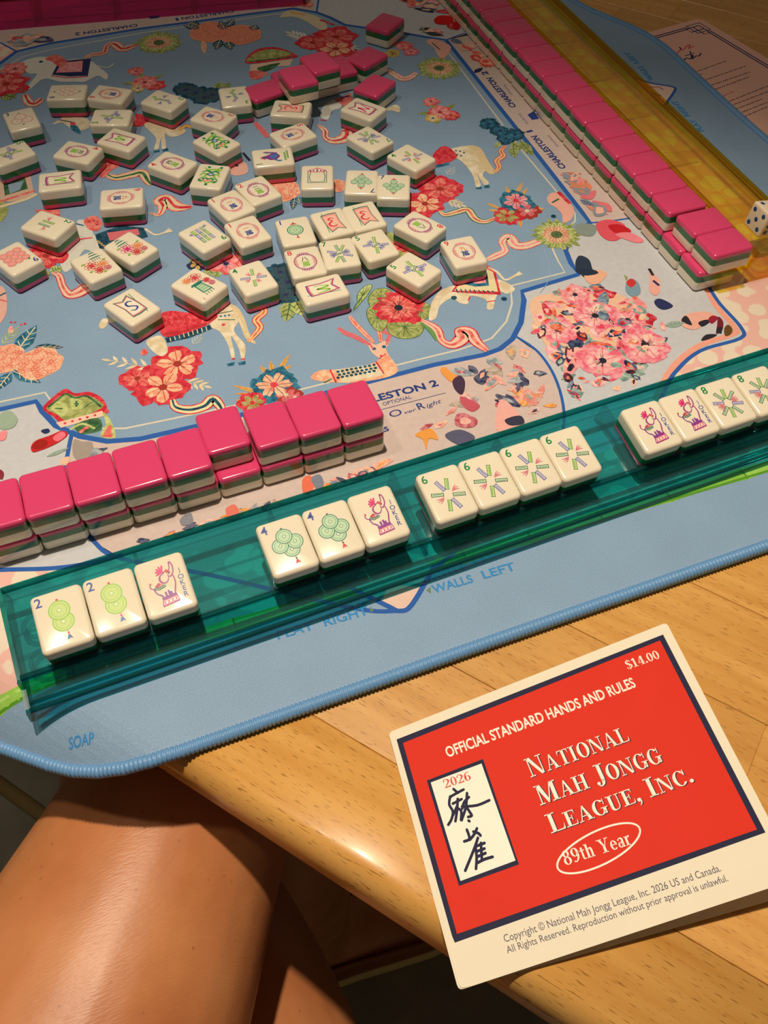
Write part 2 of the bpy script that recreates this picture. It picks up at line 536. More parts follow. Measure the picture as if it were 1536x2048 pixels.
def mat_sheet(name, pts, mat, z, thick=0.0, parent=mroot):
    """a large flat region of the mat that follows its sag over the table edge"""
    bm = bmesh.new()
    top = [bm.verts.new((p[0], p[1], z)) for p in pts]
    a = sum(pts[i - 1][0] * pts[i][1] - pts[i][0] * pts[i - 1][1] for i in range(len(pts)))
    if a < 0: top = top[::-1]
    fa = bm.faces.new(top)
    if thick:
        bot = [bm.verts.new((v.co.x, v.co.y, z - thick)) for v in top]
        bm.faces.new(bot[::-1])
        for i in range(len(top)):
            j = (i + 1) % len(top)
            bm.faces.new((top[i], bot[i], bot[j], top[j]))
    cut_for_droop(bm)
    for v in bm.verts: v.co.z += droop(v.co.x, v.co.y)
    for v in bm.verts: v.co = Vector(((v.co.x - MO[0]) * .001, (v.co.y - MO[1]) * .001, (v.co.z - MO[2]) * .001))
    me = bpy.data.meshes.new(name); bm.to_mesh(me); bm.free(); me.materials.append(mat)
    return link(name, me, parent)

cloth = mat_sheet('cloth', OUTR, CLOTH, 0, 3.9)
# stitched overlock hem: a ribbed cord round the edge
def hem():
    pts = []
    k = len(OUTR)
    for i in range(k):
        a = Vector(OUTR[i]); c = Vector(OUTR[(i + 1) % k]); l = (c - a).length; q = max(1, int(l / .5))
        for j in range(q): pts.append(a + (c - a) * (j / q))
    path = []; rad = []
    for i, p in enumerate(pts):
        path.append((p.x, p.y, droop(p.x, p.y) - .9)); rad.append((3.5, 3.3, 2.75, 3.3)[i % 4])
    path.append(path[0]); rad.append(rad[0])
    v, f = tube(path, rad, 8, cap=False)
    o = link('hem', mesh_mm('hem', v, f, plain('hem_thread', '#6d9fd2', .42, .5, var=.2, vscale=700), smooth=True, origin=MO), mroot)
hem()

# --- printed regions
FIELD = [(-60, 832), (0, 819), (72, 803), (84, 822), (112, 852), (160, 873), (215, 883), (280, 878), (400, 851), (560, 810), (733, 765),
         (867, 730), (967, 710), (1000, 698), (1025, 678), (1042, 645), (1048, 600), (1044, 583), (1157, 549), (1142, 527), (1131, 500),
         (1143, 468), (1180, 446), (1163, 423), (1067, 300), (892, 80), (850, 74), (817, 68), (690, 50), (660, 35), (633, 25), (587, 17),
         (500, 28), (400, 42), (283, 57), (100, 87), (33, 103), (0, 127), (-60, 170)]
CREAM = [(-60, 817), (0, 804), (90, 785), (113, 817), (150, 843), (200, 857), (250, 857), (333, 840), (512, 802), (697, 755), (842, 718), (917, 700),
         (983, 677), (1013, 643), (1024, 607), (1021, 572), (1130, 545), (1116, 522), (1105, 498), (1113, 473), (1150, 443), (1150, 427), (1043, 300), (895, 103)]
CREAM2 = [(0, 140), (45, 114), (100, 100), (283, 66), (400, 50), (500, 36), (570, 26)]
mat_sheet('spotted_border', [W(-6, 1403), (370, -86.5), (459, 2), (459, 590), (388, 706), (-190, 712), (-290, 596), (-290, 92)], SPOTS, .03)
GREY = ink('#c9cbd2'); PALE = ink('#d2bfba')
def region(name, px, mat, z=.05):
    return mat_sheet(name, WL(px), mat, z)
region('floral_panel', FIELD[17:23][::-1][::-1] + [(1260, 437), (1390, 540), (1418, 572), (1440, 608), (1484, 658), (1481, 674), (1400, 700), (1350, 742), (1320, 800),
        (1290, 880), (1110, 930), (1130, 825), (1110, 755), (1075, 705), (1030, 674), (1042, 645), (1048, 600)], GREY)
region('charleston_panel', FIELD[5:15] + [(1032, 672), (1075, 705), (1110, 755), (1128, 825), (1090, 930), (700, 1040), (250, 1130), (190, 1085), (140, 990), (132, 930), (140, 868)], PALE)
region('floral_panel', [(-60, 832), (0, 819), (72, 803), (84, 822), (112, 852), (140, 866), (132, 930), (150, 1020), (190, 1085), (235, 1112), (100, 1137), (0, 1143), (-60, 1146)], GREY)
region('charleston_panel', [(1180, 446), (1163, 423), (1067, 300), (892, 80), (940, 66), (1010, 100), (1260, 437)], PALE)
region('floral_panel', [(892, 80), (850, 74), (817, 68), (690, 50), (660, 35), (633, 25), (620, -10), (900, -60), (985, 60)], GREY)
region('charleston_panel', [(633, 25), (587, 17), (500, 28), (400, 42), (283, 57), (100, 87), (20, 98), (-30, 60), (300, -40), (620, -10)], PALE)
FWORLD = WL(FIELD) + [(-118, 430), (-118, 190)]
mat_sheet('playing_field', FWORLD, CLOTH, .06)

# bamboo frame print, one culm segment after another
GRN = [ink('#8cc24a'), ink('#7ab53c'), ink('#9bd05a')]
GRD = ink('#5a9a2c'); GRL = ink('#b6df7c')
def bamboo_line(p0, p1, w, seed):
    rr = random.Random(seed)
    a = Vector(p0); b = Vector(p1); t = (b - a).normalized(); nrm = Vector((-t.y, t.x)); s = 0
    while s < (b - a).length:
        l = rr.uniform(34, 50); e = min(s + l, (b - a).length)
        def P(u, k): return tuple(a + t * u + nrm * w * k)
        k = max(2, int((e - s) / 6)); us = [s + (e - s) * i / k for i in range(k + 1)]
        g = [.5 + .10 * (abs(2 * i / k - 1) ** 4) for i in range(k + 1)]
        c = mat_sheet('bamboo_print', [P(u, -x) for u, x in zip(us, g)] + [P(u, x) for u, x in list(zip(us, g))[::-1]], GRN[rr.randrange(3)], .08)
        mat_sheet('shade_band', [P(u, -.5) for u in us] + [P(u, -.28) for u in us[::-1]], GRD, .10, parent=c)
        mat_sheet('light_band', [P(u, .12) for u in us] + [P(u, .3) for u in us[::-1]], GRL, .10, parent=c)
        mat_sheet('node_print', [P(s, -.58), P(s + 1.1, -.5), P(s + 1.1, .5), P(s, .58)], GRD, .12, parent=c)
        s = e
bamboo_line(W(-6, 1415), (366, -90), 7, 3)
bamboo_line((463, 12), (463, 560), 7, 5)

# --- line work (every line and every word is a print of its own)
BLUE = ink('#2f62b4'); CREAMC = ink('#dcd6c4'); NAVY = ink('#2a3f86'); SALMON = ink('#f2a793')
dm = lambda x, y, z: (x, y, z + droop(x, y))
_lz = [.10]
def mline(px, w, mat, name='outline_print', smooth=0):
    q = Pr(_lz[0], .001, dm); q.stroke(WL(px), w, mat, smooth=smooth); _lz[0] += .002; return q.build(name, mroot, MO)
def mpoly(px, mat, name='tab_print'):
    q = Pr(_lz[0], .001, dm); q.poly(WL(px), mat); _lz[0] += .002; return q.build(name, mroot, MO)
q = Pr(_lz[0], .001, dm); q.stroke(FWORLD, 3.6, BLUE, closed=True); q.build('field_outline_print', mroot, MO); _lz[0] += .002; mline(CREAM, 1.3, CREAMC, 'inner_line_print'); mline(CREAM2, 1.3, CREAMC, 'inner_line_print')
mline([(1405, 560), (1432, 612), (1470, 655), (1466, 668), (1398, 692), (1345, 735), (1310, 800)], 4.0, SALMON, 'panel_border_print', 4)
mline([(1418, 575), (1440, 608), (1482, 655), (1480, 677), (1400, 702), (1350, 745), (1325, 790), (1300, 860)], 2.6, BLUE, smooth=5)
mline([(1030, 672), (1075, 703), (1110, 755), (1128, 825), (1120, 900)], 1.8, BLUE, smooth=5)
mline([(1180, 446), (1215, 443), (1265, 436)], 1.6, BLUE, smooth=4)
mline([(145, 862), (137, 900), (133, 940), (150, 1020), (190, 1085), (245, 1118), (420, 1150), (700, 1215), (790, 1222), (812, 1215), (835, 1170), (960, 1060)], 2.4, BLUE, smooth=5)
mline([(-60, 1146), (0, 1140), (100, 1137), (170, 1128), (245, 1110)], 2.6, BLUE, smooth=5)
mline([(892, 80), (925, 68), (960, 62)], 1.6, BLUE); mline([(633, 25), (637, 0)], 1.6, BLUE); mline([(33, 103), (0, 85)], 1.8, BLUE)
# little pointed tabs between the hem words (front and right side)
TABP = ink('#e8c9bd')
mpoly([(690, 1170), (775, 1212), (800, 1222), (825, 1208), (870, 1130), (760, 1100)], TABP)
mline([(690, 1170), (775, 1212), (800, 1222), (825, 1208), (870, 1130)], 2.6, BLUE, 'tab_outline_print', 4)
mpoly([(1268, 155), (1300, 166), (1346, 174), (1349, 182), (1337, 200), (1329, 212), (1290, 200)], TABP)
mline([(1268, 155), (1300, 166), (1346, 174), (1349, 182), (1337, 200), (1329, 212)], 2.2, BLUE, 'tab_outline_print', 4)
mline([(1300, 175), (1318, 174), (1327, 180)], 2, ink('#b98a92'), 'petal_print'); mline([(1302, 185), (1322, 192)], 2, ink('#a0a0a8'), 'petal_print')
def mtext(t, a, b, h, mat, bold=.012, shear=0.0, name='lettering'):
    A = Vector(W(*a)); B = Vector(W(*b)); d = B - A
    q = Pr(_lz[0], .001, dm)
    q.text(t, (A.x + B.x) / 2, (A.y + B.y) / 2, h, mat, math.atan2(d.y, d.x), bold, width=d.length, shear=shear)
    _lz[0] += .002
    return q.build(name, mroot, MO)
HB = ink('#3f8fd0'); ARR = ink('#6d8a6a')
for t, a, b in (('WALLS', (868, 1187), (948, 1164)), ('LEFT', (968, 1158), (1033, 1139)), ('PLAY', (556, 1279), (630, 1258)), ('RIGHT', (650, 1253), (738, 1228)), ('SOAP', (138, 1500), (188, 1487)),
                ('PLAY', (1409, 262), (1388, 239)), ('RIGHT', (1381, 232), (1352, 201)), ('WALLS', (1309, 160), (1284, 132)), ('LEFT', (1278, 126), (1257, 103))):
    mtext(t, a, b, 5.0, HB, .02)
mpoly([(852, 1181), (861, 1174), (862, 1187)], ARR, 'arrow_print'); mpoly([(741, 1212), (748, 1222), (740, 1224)], ARR, 'arrow_print')
GT = ink('#8f8aa8')
for t, a, b, h, m, bo, sh in (('CHARLESTON', (662, 826), (853, 778), 5.4, NAVY, .03, 0), ('2', (863, 775), (878, 771), 5.4, NAVY, .03, 0), ('OPTIONAL', (767, 812), (824, 797), 2.9, NAVY, 0, 0), ('O', (782, 836), (806, 829), 5.4, NAVY, 0, 0), ('ver', (808, 829), (832, 822), 2.6, NAVY, 0, .5),
        ('R', (838, 820), (852, 816), 5.4, NAVY, .01, 0), ('ight', (854, 816), (882, 806), 3.4, NAVY, 0, .5), ('t', (757, 843), (768, 840), 5.0, NAVY, 0, .5), ('ES', (763, 866), (779, 861), 3.6, NAVY, .03, 0),
        ('CHARLESTON', (1133, 336), (1073, 271), 5.4, NAVY, .03, 0), ('1', (1066, 263), (1063, 260), 5.4, NAVY, .03, 0), ('REQUIRED', (1118, 293), (1098, 270), 2.0, GT, 0, 0), ('CHARLESTON', (1033, 214), (983, 155), 5.4, NAVY, .03, 0), ('2', (978, 149), (972, 142), 5.4, NAVY, .03, 0),
        ('OPTIONAL', (1026, 190), (1009, 168), 2.0, GT, 0, 0), ('ACROSS', (1058, 248), (1040, 226), 2.4, GT, 0, 0), ('CHARLESTON', (274, 48), (166, 64), 5.4, NAVY, .02, 0), ('2', (160, 65), (150, 66), 5.4, NAVY, .02, 0), ('CHARLESTON', (466, 20), (362, 35), 5.4, NAVY, .02, 0), ('1', (355, 36), (350, 37), 5.4, NAVY, .02, 0)):
    mtext(t, a, b, h, m, bo, sh)
mline([(700, 836), (891, 786)], .35, NAVY, 'rule_print'); mpoly([(1055, 230), (1068, 222), (1078, 238), (1064, 240)], ink('#2c4496'), 'arrow_print'); mpoly([(297, 33), (321, 31), (317, 36), (300, 38)], NAVY, 'arrow_print')

# ------------------------------------------------------------------ printed motifs on the mat (flat print, traced on the cloth)
RED = wink('#c8263a', '#e2505a'); CORAL = wink('#dc5a58', '#f0938a'); PINK = wink('#ec8494', '#f4b4b4'); PEACH = wink('#ec9f80', '#f4cda8'); CRM = wink('#d9c8a4', '#ece2ca', 140); OLIVE = wink('#8d9a54', '#b8bd7a')
DGRN = wink('#2f5838', '#4f7d54'); MGRN = ink('#6f9a5c'); TEAL = wink('#1f5878', '#3f86a6'); DTEAL = wink('#173a50', '#2c6078'); INDIGO = ink('#2b3462'); DARK = ink('#2a2a36'); GOLD = ink('#d9b25c')
SAGE = ink('#9fb5a2'); STEEL = ink('#7c8ca6'); ORNG = ink('#ee9a3c'); BRICK = ink('#a8392f'); ROSE = ink('#d9707c'); WHT = ink('#dfe0da'); LIME = wink('#a9b868', '#cdd692')
_mz = [.20]
def motif():
    _mz[0] += .0005
    return Pr(_mz[0], .0012, dm)
def fin(q, name): return q.build(name, mroot, MO)
def petal_pts(cx, cy, a, r, w, k=.12, rr=None):
    """one petal from the centre outwards along angle a"""
    out = []
    for t, g in ((.12, .18), (.35, .62), (.62, 1.0), (.86, .86), (1.0, .42), (1.02, 0), (1.0, -.42), (.86, -.86), (.62, -1.0), (.35, -.62), (.12, -.18)):
        j = 1 + (rr.uniform(-k, k) if rr else 0)
        x, y = r * t * j, w * g / 2 * j
        out.append((cx + x * math.cos(a) - y * math.sin(a), cy + x * math.sin(a) + y * math.cos(a)))
    return out
def flower(px, py, r, n, outer, mid, ctr, seed=1, name='flower_print', wide=1.25, dark=None):
    rr = random.Random(seed); q = motif(); x, y = W(px, py); a0 = rr.uniform(0, 6.28)
    for i in range(n):
        a = a0 + 6.283 * i / n; R_ = r * rr.uniform(.88, 1.08)
        q.poly(petal_pts(x, y, a, R_, R_ * wide * 3.2 / n * 1.3, .13, rr), outer)
    for i in range(n):
        a = a0 + 6.283 * i / n
        q.poly(petal_pts(x, y, a + rr.uniform(-.1, .1), r * .72, r * wide * 1.9 / n, .12, rr), mid)
        q.stroke([(x + r * .2 * math.cos(a), y + r * .2 * math.sin(a)), (x + r * .8 * math.cos(a + .06), y + r * .8 * math.sin(a + .06))], r * .03, dark or outer)
    q.disc(x, y, r * .17, mat=ctr, n=10)
    for i in range(7):
        a = rr.uniform(0, 6.28); q.stroke([(x, y), (x + r * .38 * math.cos(a), y + r * .38 * math.sin(a))], r * .025, ctr)
    return fin(q, name)
def leafp(a, b, w, mat, vein=None, name='leaf_print', q=None, world=False):
    own = q is None
    if own: q = motif()
    A = Vector(a if world else W(*a)); B = Vector(b if world else W(*b)); d = B - A; nrm = Vector((-d.y, d.x)).normalized()
    pts = []
    for t, g in ((0, .06), (.2, .7), (.42, 1), (.68, .72), (.88, .3), (1, 0)): pts.append(tuple(A + d * t + nrm * w * .5 * g))
    for t, g in ((.88, .3), (.68, .72), (.42, 1), (.2, .7), (0, .06)): pts.append(tuple(A + d * t - nrm * w * .5 * g))
    q.poly(pts, mat)
    if vein:
        q.stroke([tuple(A), tuple(A + d * .92)], w * .07, vein)
        for t in (.25, .45, .65):
            q.stroke([tuple(A + d * t), tuple(A + d * (t + .14) + nrm * w * .33)], w * .05, vein); q.stroke([tuple(A + d * t), tuple(A + d * (t + .14) - nrm * w * .33)], w * .05, vein)
    if own: return fin(q, name)
def spray(a, b, n, l, mat, name='leaf_spray_print', w=2.2):
    q = motif(); A = Vector(W(*a)); B = Vector(W(*b)); d = B - A; dn = d.normalized(); nr = Vector((-dn.y, dn.x))
    q.stroke([tuple(A), tuple(B)], .35, mat)
    for i in range(n):
        p = A + d * (i + .3) / n; k = l * (1 - .35 * i / n)
        for s in (-1, 1): leafp(tuple(p), tuple(p + dn * k * .75 + nr * s * k * .65), w, mat, None, q=q, world=True)
    leafp(tuple(B), tuple(B + dn * l * .7), w, mat, None, q=q, world=True)
    return fin(q, name)
def blob(px, mat, name='motif_print', sm=4, extra=()):
    q = motif(); q.poly(WL(px), mat, sm)
    for kind, pts, m, w in extra:
        if kind == 's': q.stroke(WL(pts), w, m, smooth=4)
        elif kind == 'p': q.poly(WL(pts), m, w)
        elif kind == 'd':
            for p in pts: c = W(*p); q.disc(c[0], c[1], w, mat=m, n=8)
    return fin(q, name)
def ribbon(px, w, cols, name='ribbon_print'):
    q = motif(); P = WL(px); n = len(P)
    ws = w if isinstance(w, list) else [w * (.35 + .65 * math.sin(math.pi * (i + .6) / (n + .2))) for i in range(n)]
    q.stroke(P, [x * 1.3 for x in ws], cols[0], smooth=5); q.stroke(P, ws, cols[1], smooth=5)
    if len(cols) > 2:
        off = catmull([(p[0], p[1]) for p in P], 5, False)
        q.stroke([(p[0], p[1]) for p in off], [max(.2, .35 * ws[min(n - 1, int(i / 5))]) for i in range(len(off))], cols[2])
    return fin(q, name)
def pompom(px, py, r, base, dot, seed):
    rr = random.Random(seed); q = motif(); x, y = W(px, py)
    q.poly([(x + r * (1 + rr.uniform(-.08, .08)) * math.cos(i * .35), y + r * (1 + rr.uniform(-.08, .08)) * math.sin(i * .35)) for i in range(18)], base, 2)
    k = 0
    for ring_ in range(4):
        for j in range(1 + ring_ * 6):
            a = j * 6.283 / (1 + ring_ * 6) + ring_ * .4; d = r * .26 * ring_
            q.ring(x + d * math.cos(a), y + d * math.sin(a), r * .1, r * .1, r * .035, dot, n=7)
    return fin(q, 'hydrangea_print')
def daisy(px, py, r, seed):
    rr = random.Random(seed); q = motif(); x, y = W(px, py)
    for layer, (k, m) in enumerate(((1.0, OLIVE), (.82, LIME), (.6, PEACH))):
        for i in range(18):
            a = i * 6.283 / 18 + layer * .17; q.poly(petal_pts(x, y, a, r * k * rr.uniform(.92, 1.06), r * .27 * k, .08, rr), m)
            q.stroke([(x + r * .25 * math.cos(a), y + r * .25 * math.sin(a)), (x + r * k * .9 * math.cos(a), y + r * k * .9 * math.sin(a))], r * .02, DGRN)
    q.disc(x, y, r * .24, mat=ink('#6d7448'), n=14); q.ring(x, y, r * .2, r * .2, r * .05, DGRN); q.disc(x, y, r * .1, mat=DGRN, n=8)
    return fin(q, 'daisy_print')

# red hibiscus spray at the near edge of the field
spray((300, 735), (222, 722), 4, 9, CRM); spray((372, 762), (408, 772), 3, 8, CRM); spray((385, 690), (398, 676), 3, 6, ink('#b9c3c4'), w=1.0)
flower(275, 757, 11, 5, RED, CORAL, BRICK, 3, wide=1.3); flower(355, 728, 16, 5, RED, PEACH, BRICK, 5, wide=1.3); flower(326, 775, 16, 5, RED, PEACH, BRICK, 7, wide=1.3)
leafp((287, 712), (290, 697), 5, CORAL, RED, 'bud_print')
# hydrangea with blue leaves
leafp((30, 708), (74, 650), 12, TEAL, CRM); leafp((68, 694), (127, 695), 6, DTEAL, CRM); leafp((25, 742), (82, 766), 9, TEAL, CRM); leafp((22, 745), (-8, 782), 9, TEAL, CRM)
pompom(8, 718, 13, PEACH, CORAL, 1); pompom(78, 727, 14, PEACH, CORAL, 2)
spray((4, 690), (30, 662), 4, 8, LIME, w=.9)
blob([(16, 660), (24, 652), (28, 662), (20, 668)], PINK, 'berry_print', 3, [('d', [(30, 645), (42, 650), (50, 648), (22, 645)], RED, .9)])
# scalloped green canopy crossing the border line
blob([(86, 818), (100, 800), (130, 778), (150, 787), (178, 784), (205, 797), (215, 818), (212, 828), (135, 850), (108, 835)], RED, 'canopy_print', 4,
     [('p', [(93, 818), (108, 803), (131, 787), (152, 793), (178, 792), (199, 803), (204, 816), (140, 842), (112, 828)], OLIVE, 4),
      ('p', [(101, 815), (116, 804), (130, 806), (136, 820), (124, 834), (110, 824)], LIME, 4), ('p', [(140, 800), (156, 797), (166, 806), (160, 819), (145, 818)], LIME, 4),
      ('s', [(96, 815), (118, 798), (131, 788), (150, 796), (175, 793), (203, 815)], DGRN, 1.4), ('s', [(168, 816), (182, 806), (196, 802)], DGRN, .7),
      ('s', [(148, 808), (158, 808)], DGRN, 1.2), ('s', [(153, 802), (153, 814)], DGRN, 1.2), ('s', [(110, 817), (126, 818)], DGRN, 1.0),
      ('p', [(112, 846), (205, 822), (209, 832), (122, 856)], ink('#f2cdb8'), 0), ('d', [(130, 847), (145, 843), (160, 839), (175, 835), (190, 831)], RED, .9),
      ('p', [(150, 850), (196, 836), (204, 858), (185, 866), (160, 868)], DGRN, 3), ('p', [(205, 824), (222, 842), (231, 876), (200, 872), (212, 850)], LIME, 3),
      ('p', [(214, 855), (222, 850), (226, 876), (205, 874)], CORAL, 0), ('s', [(140, 860), (165, 848), (190, 858)], LIME, 1.6), ('s', [(160, 866), (172, 856), (178, 856)], CORAL, 2.0)])
# cream horse with red caparison
blob([(428, 630), (452, 610), (470, 613), (478, 640), (468, 662), (490, 690), (489, 716), (483, 720), (478, 698), (462, 672), (470, 712), (464, 718), (456, 690), (440, 664), (420, 652)], CRM, 'horse_print', 4,
     [('p', [(453, 728), (470, 724), (468, 731), (456, 733)], TEAL, 0), ('p', [(476, 726), (491, 722), (491, 729), (478, 731)], TEAL, 0), ('s', [(464, 718), (470, 718)], RED, 1.4), ('s', [(482, 719), (490, 718)], RED, 1.4),
      ('s', [(436, 628), (466, 622)], DGRN, .8), ('s', [(436, 640), (470, 640)], DGRN, .8), ('d', [(442, 633), (450, 632), (458, 631)], TEAL, .9), ('d', [(447, 650)], RED, 1.3)])
blob([(462, 612), (477, 617), (490, 640), (498, 665), (512, 688), (492, 678), (480, 650)], ink('#dcc79c'), 'horse_tail_print', 4, [('s', [(470, 620), (486, 655), (505, 684)], CRM, .8)])
ribbon([(496, 684), (508, 672), (520, 655), (512, 640), (528, 625), (526, 612), (540, 602)], 4.0, [RED, ink('#e9cf8e'), CORAL])
blob([(322, 630), (345, 622), (380, 626), (420, 622), (436, 632), (415, 650), (380, 664), (345, 674), (322, 668)], RED, 'horse_blanket_print', 4,
     [('s', [(330, 668), (370, 662), (410, 648), (434, 634)], BRICK, 1.0)] + [('s', [(328 + 12 * i, 632 + 3 * (i % 2)), (334 + 12 * i, 640), (330 + 12 * i, 648)], CORAL, .5) for i in range(8)])
blob([(330, 676), (370, 668), (420, 650), (424, 658), (380, 676), (334, 686)], DTEAL, 'fringe_print', 0, [('s', [(340 + 9 * i, 676 - 2.8 * i), (342 + 9 * i, 683 - 2.6 * i)], CRM, .6) for i in range(9)])
blob([(292, 684), (322, 672), (336, 702), (318, 712)], CRM, 'horse_leg_print', 4); blob([(198, 650), (206, 638), (216, 640), (212, 654), (202, 658)], CRM, 'horse_muzzle_print')
# blue and red flower with golden feathers
for a, b in (((536, 748), (520, 732)), ((545, 745), (541, 722)), ((556, 744), (580, 708)), ((558, 746), (584, 730)), ((520, 786), (464, 771)), ((520, 792), (468, 787)), ((498, 806), (470, 800))):
    leafp(a, b, 3.2, GOLD, RED, 'feather_print')
flower(548, 770, 14, 6, TEAL, PEACH, RED, 11, wide=1.4, dark=DTEAL); flower(505, 806, 9, 6, RED, OLIVE, RED, 12); flower(572, 790, 8, 5, BRICK, ROSE, CRM, 13); flower(590, 795, 6, 5, BRICK, ROSE, CRM, 14)
ribbon([(345, 800), (352, 815), (380, 820), (410, 812), (425, 798), (440, 812), (444, 822)], 6, [RED, ink('#e8deb0'), DTEAL])
# antelope
blob([(626, 760), (632, 744), (655, 740), (700, 738), (750, 725), (758, 712), (754, 696), (768, 690), (776, 708), (796, 740), (770, 756), (700, 766)], PEACH, 'antelope_print', 4,
     [('p', [(670, 740), (752, 728), (768, 750), (690, 766)], CRM, 0)] + [('d', [(676 + 9 * i + 3 * (j % 2), 744 + 6 * j - 1.7 * i) for i in range(9)], DTEAL, 1.1) for j in range(3)] +
     [('s', [(660, 740), (672, 765)], RED, 1.2), ('s', [(752, 724), (768, 748)], RED, 1.0), ('s', [(758, 718), (772, 708)], RED, .8), ('s', [(648, 766), (664, 758)], DGRN, 1.0)])
blob([(744, 706), (736, 692), (728, 688), (738, 684), (752, 690), (768, 682), (782, 676), (776, 690), (770, 702), (768, 716), (758, 716)], ink('#eec3ac'), 'antelope_head_print', 3,
     [('d', [(748, 698), (768, 694)], TEAL, 1.4), ('d', [(762, 712)], RED, .8), ('s', [(738, 686), (746, 698)], ROSE, 1.2), ('s', [(780, 678), (772, 690)], ROSE, 1.2)])
ribbon([(748, 686), (736, 674), (718, 656), (704, 640), (700, 632)], 2.8, [ROSE, PEACH, CORAL], 'horn_print'); ribbon([(762, 684), (758, 660), (752, 640), (744, 624)], 2.8, [ROSE, PEACH, CORAL], 'horn_print')
ribbon([(740, 690), (722, 680), (706, 672), (690, 666), (676, 656)], 3, [CORAL, ROSE], 'ribbon_print'); ribbon([(772, 684), (780, 670), (766, 662), (776, 650)], 2.2, [CORAL, ROSE], 'ribbon_print')
# lotus on lily pads
for i, pts in enumerate(([(736, 600), (750, 580), (776, 578), (790, 596), (776, 616), (748, 622)], [(733, 625), (745, 612), (772, 618), (778, 640), (762, 664), (742, 650)],
            [(774, 648), (790, 636), (830, 634), (848, 650), (838, 672), (806, 678), (780, 668)], [(822, 612), (842, 604), (860, 612), (858, 634), (840, 640), (826, 630)],
            [(715, 590), (728, 574), (744, 570), (738, 586), (722, 606), (706, 622), (714, 604)])):
    blob(pts, OLIVE if i != 4 else LIME, 'lily_pad_print', 4)
    q = motif(); P = WL(pts); c = (sum(p[0] for p in P) / len(P), sum(p[1] for p in P) / len(P))
    q.stroke(catmull(P, 4), .45, DGRN, closed=True)
    for k in range(12):
        a = catmull(P, 2)[k % (2 * len(P))]; q.stroke([c, (c[0] + (a[0] - c[0]) * .85, c[1] + (a[1] - c[1]) * .85)], .35, DGRN)
    fin(q, 'lily_vein_print')
flower(797, 616, 17, 11, RED, CORAL, DARK, 21, 'lotus_print', 1.5, BRICK)
c = W(797, 614); q = motif(); q.disc(c[0], c[1], 3.4, 2.2, DARK, .3); q.ring(c[0], c[1], 2.0, 1.2, .4, OLIVE, .3); fin(q, 'lotus_seed_print')
# ribbon by the curve of the border
ribbon([(842, 640), (872, 658), (884, 682), (905, 690), (925, 676), (918, 662), (938, 664), (952, 684), (975, 702)], [2, 5, 4, 6, 8, 5, 7, 6, 3], [RED, ink('#f0c9b4'), CORAL])
ribbon([(842, 646), (862, 662), (874, 682)], [1.5, 3, 1.5], [DGRN, MGRN])
# cream elephant under the tiles on the right
blob([(858, 640), (862, 610), (878, 584), (905, 572), (960, 560), (1000, 560), (1030, 578), (1014, 588), (1000, 584), (990, 600), (986, 618), (974, 618), (972, 600), (940, 592), (936, 608), (918, 606), (905, 596), (880, 612), (872, 636)], CRM, 'elephant_print', 4,
     [('s', [(974, 604), (990, 602)], RED, 1.0), ('s', [(936, 602), (940, 594)], RED, 1.0)])
blob([(903, 584), (914, 568), (974, 530), (990, 540), (1002, 590), (950, 588)], RED, 'elephant_blanket_print', 0,
     [('p', [(908, 582), (918, 570), (974, 538), (986, 545), (996, 584), (950, 582)], ink('#e9dcae'), 0), ('p', [(926, 568), (974, 545), (978, 572), (950, 574)], TEAL, 0), ('p', [(940, 562), (970, 550), (972, 566), (950, 568)], PINK, 0)] +
     [('s', [(912 + 9 * i, 578 + .5 * i), (916 + 9 * i, 586)], DTEAL, .9) for i in range(9)] + [('d', [(908, 596), (1008, 598)], DTEAL, 2.0)])
ribbon([(976, 535), (995, 545), (1010, 560), (1030, 552), (1042, 546)], [1, 1.4, 1.4, 1.6, 3.0], [CRM, CRM])
# pink and cream ribbon, flowers and daisies on the right of the field
ribbon([(975, 520), (992, 512), (1010, 502), (1004, 484), (1018, 474), (1030, 490), (1050, 492), (1075, 484), (1090, 478)], [3, 5, 4, 4, 6, 7, 6, 5, 2], [CORAL, ink('#e9d8b8'), PINK])
daisy(1113, 470, 17, 1); daisy(878, 137, 19, 2); daisy(318, 86, 20, 3); daisy(985, 560 - 1000, 1, 4)
for a, b in (((1020, 392), (1012, 372)), ((1030, 392), (1046, 364)), ((1038, 396), (1056, 376)), ((1000, 418), (972, 406)), ((1000, 424), (976, 420)), ((1038, 432), (1042, 456)), ((1074, 418), (1090, 418))):
    leafp(a, b, 3.2, GOLD, CORAL, 'feather_print')
flower(1032, 402, 13, 6, TEAL, PINK, RED, 31, wide=1.4, dark=DTEAL); flower(1014, 432, 11, 6, RED, OLIVE, RED, 32); flower(1054, 422, 10, 5, BRICK, ROSE, CRM, 33)
ribbon([(880, 422), (890, 430), (915, 424), (935, 420), (950, 438), (970, 444), (990, 436)], 5, [DGRN, ink('#e3d6a8'), CORAL])
flower(880, 378, 17, 5, RED, CORAL, BRICK, 41, wide=1.3); flower(850, 408, 15, 5, RED, PEACH, BRICK, 43, wide=1.3); spray((895, 402), (920, 410), 3, 8, CRM); spray((895, 352), (905, 340), 3, 7, ink('#b9c3c4'), w=1.2)
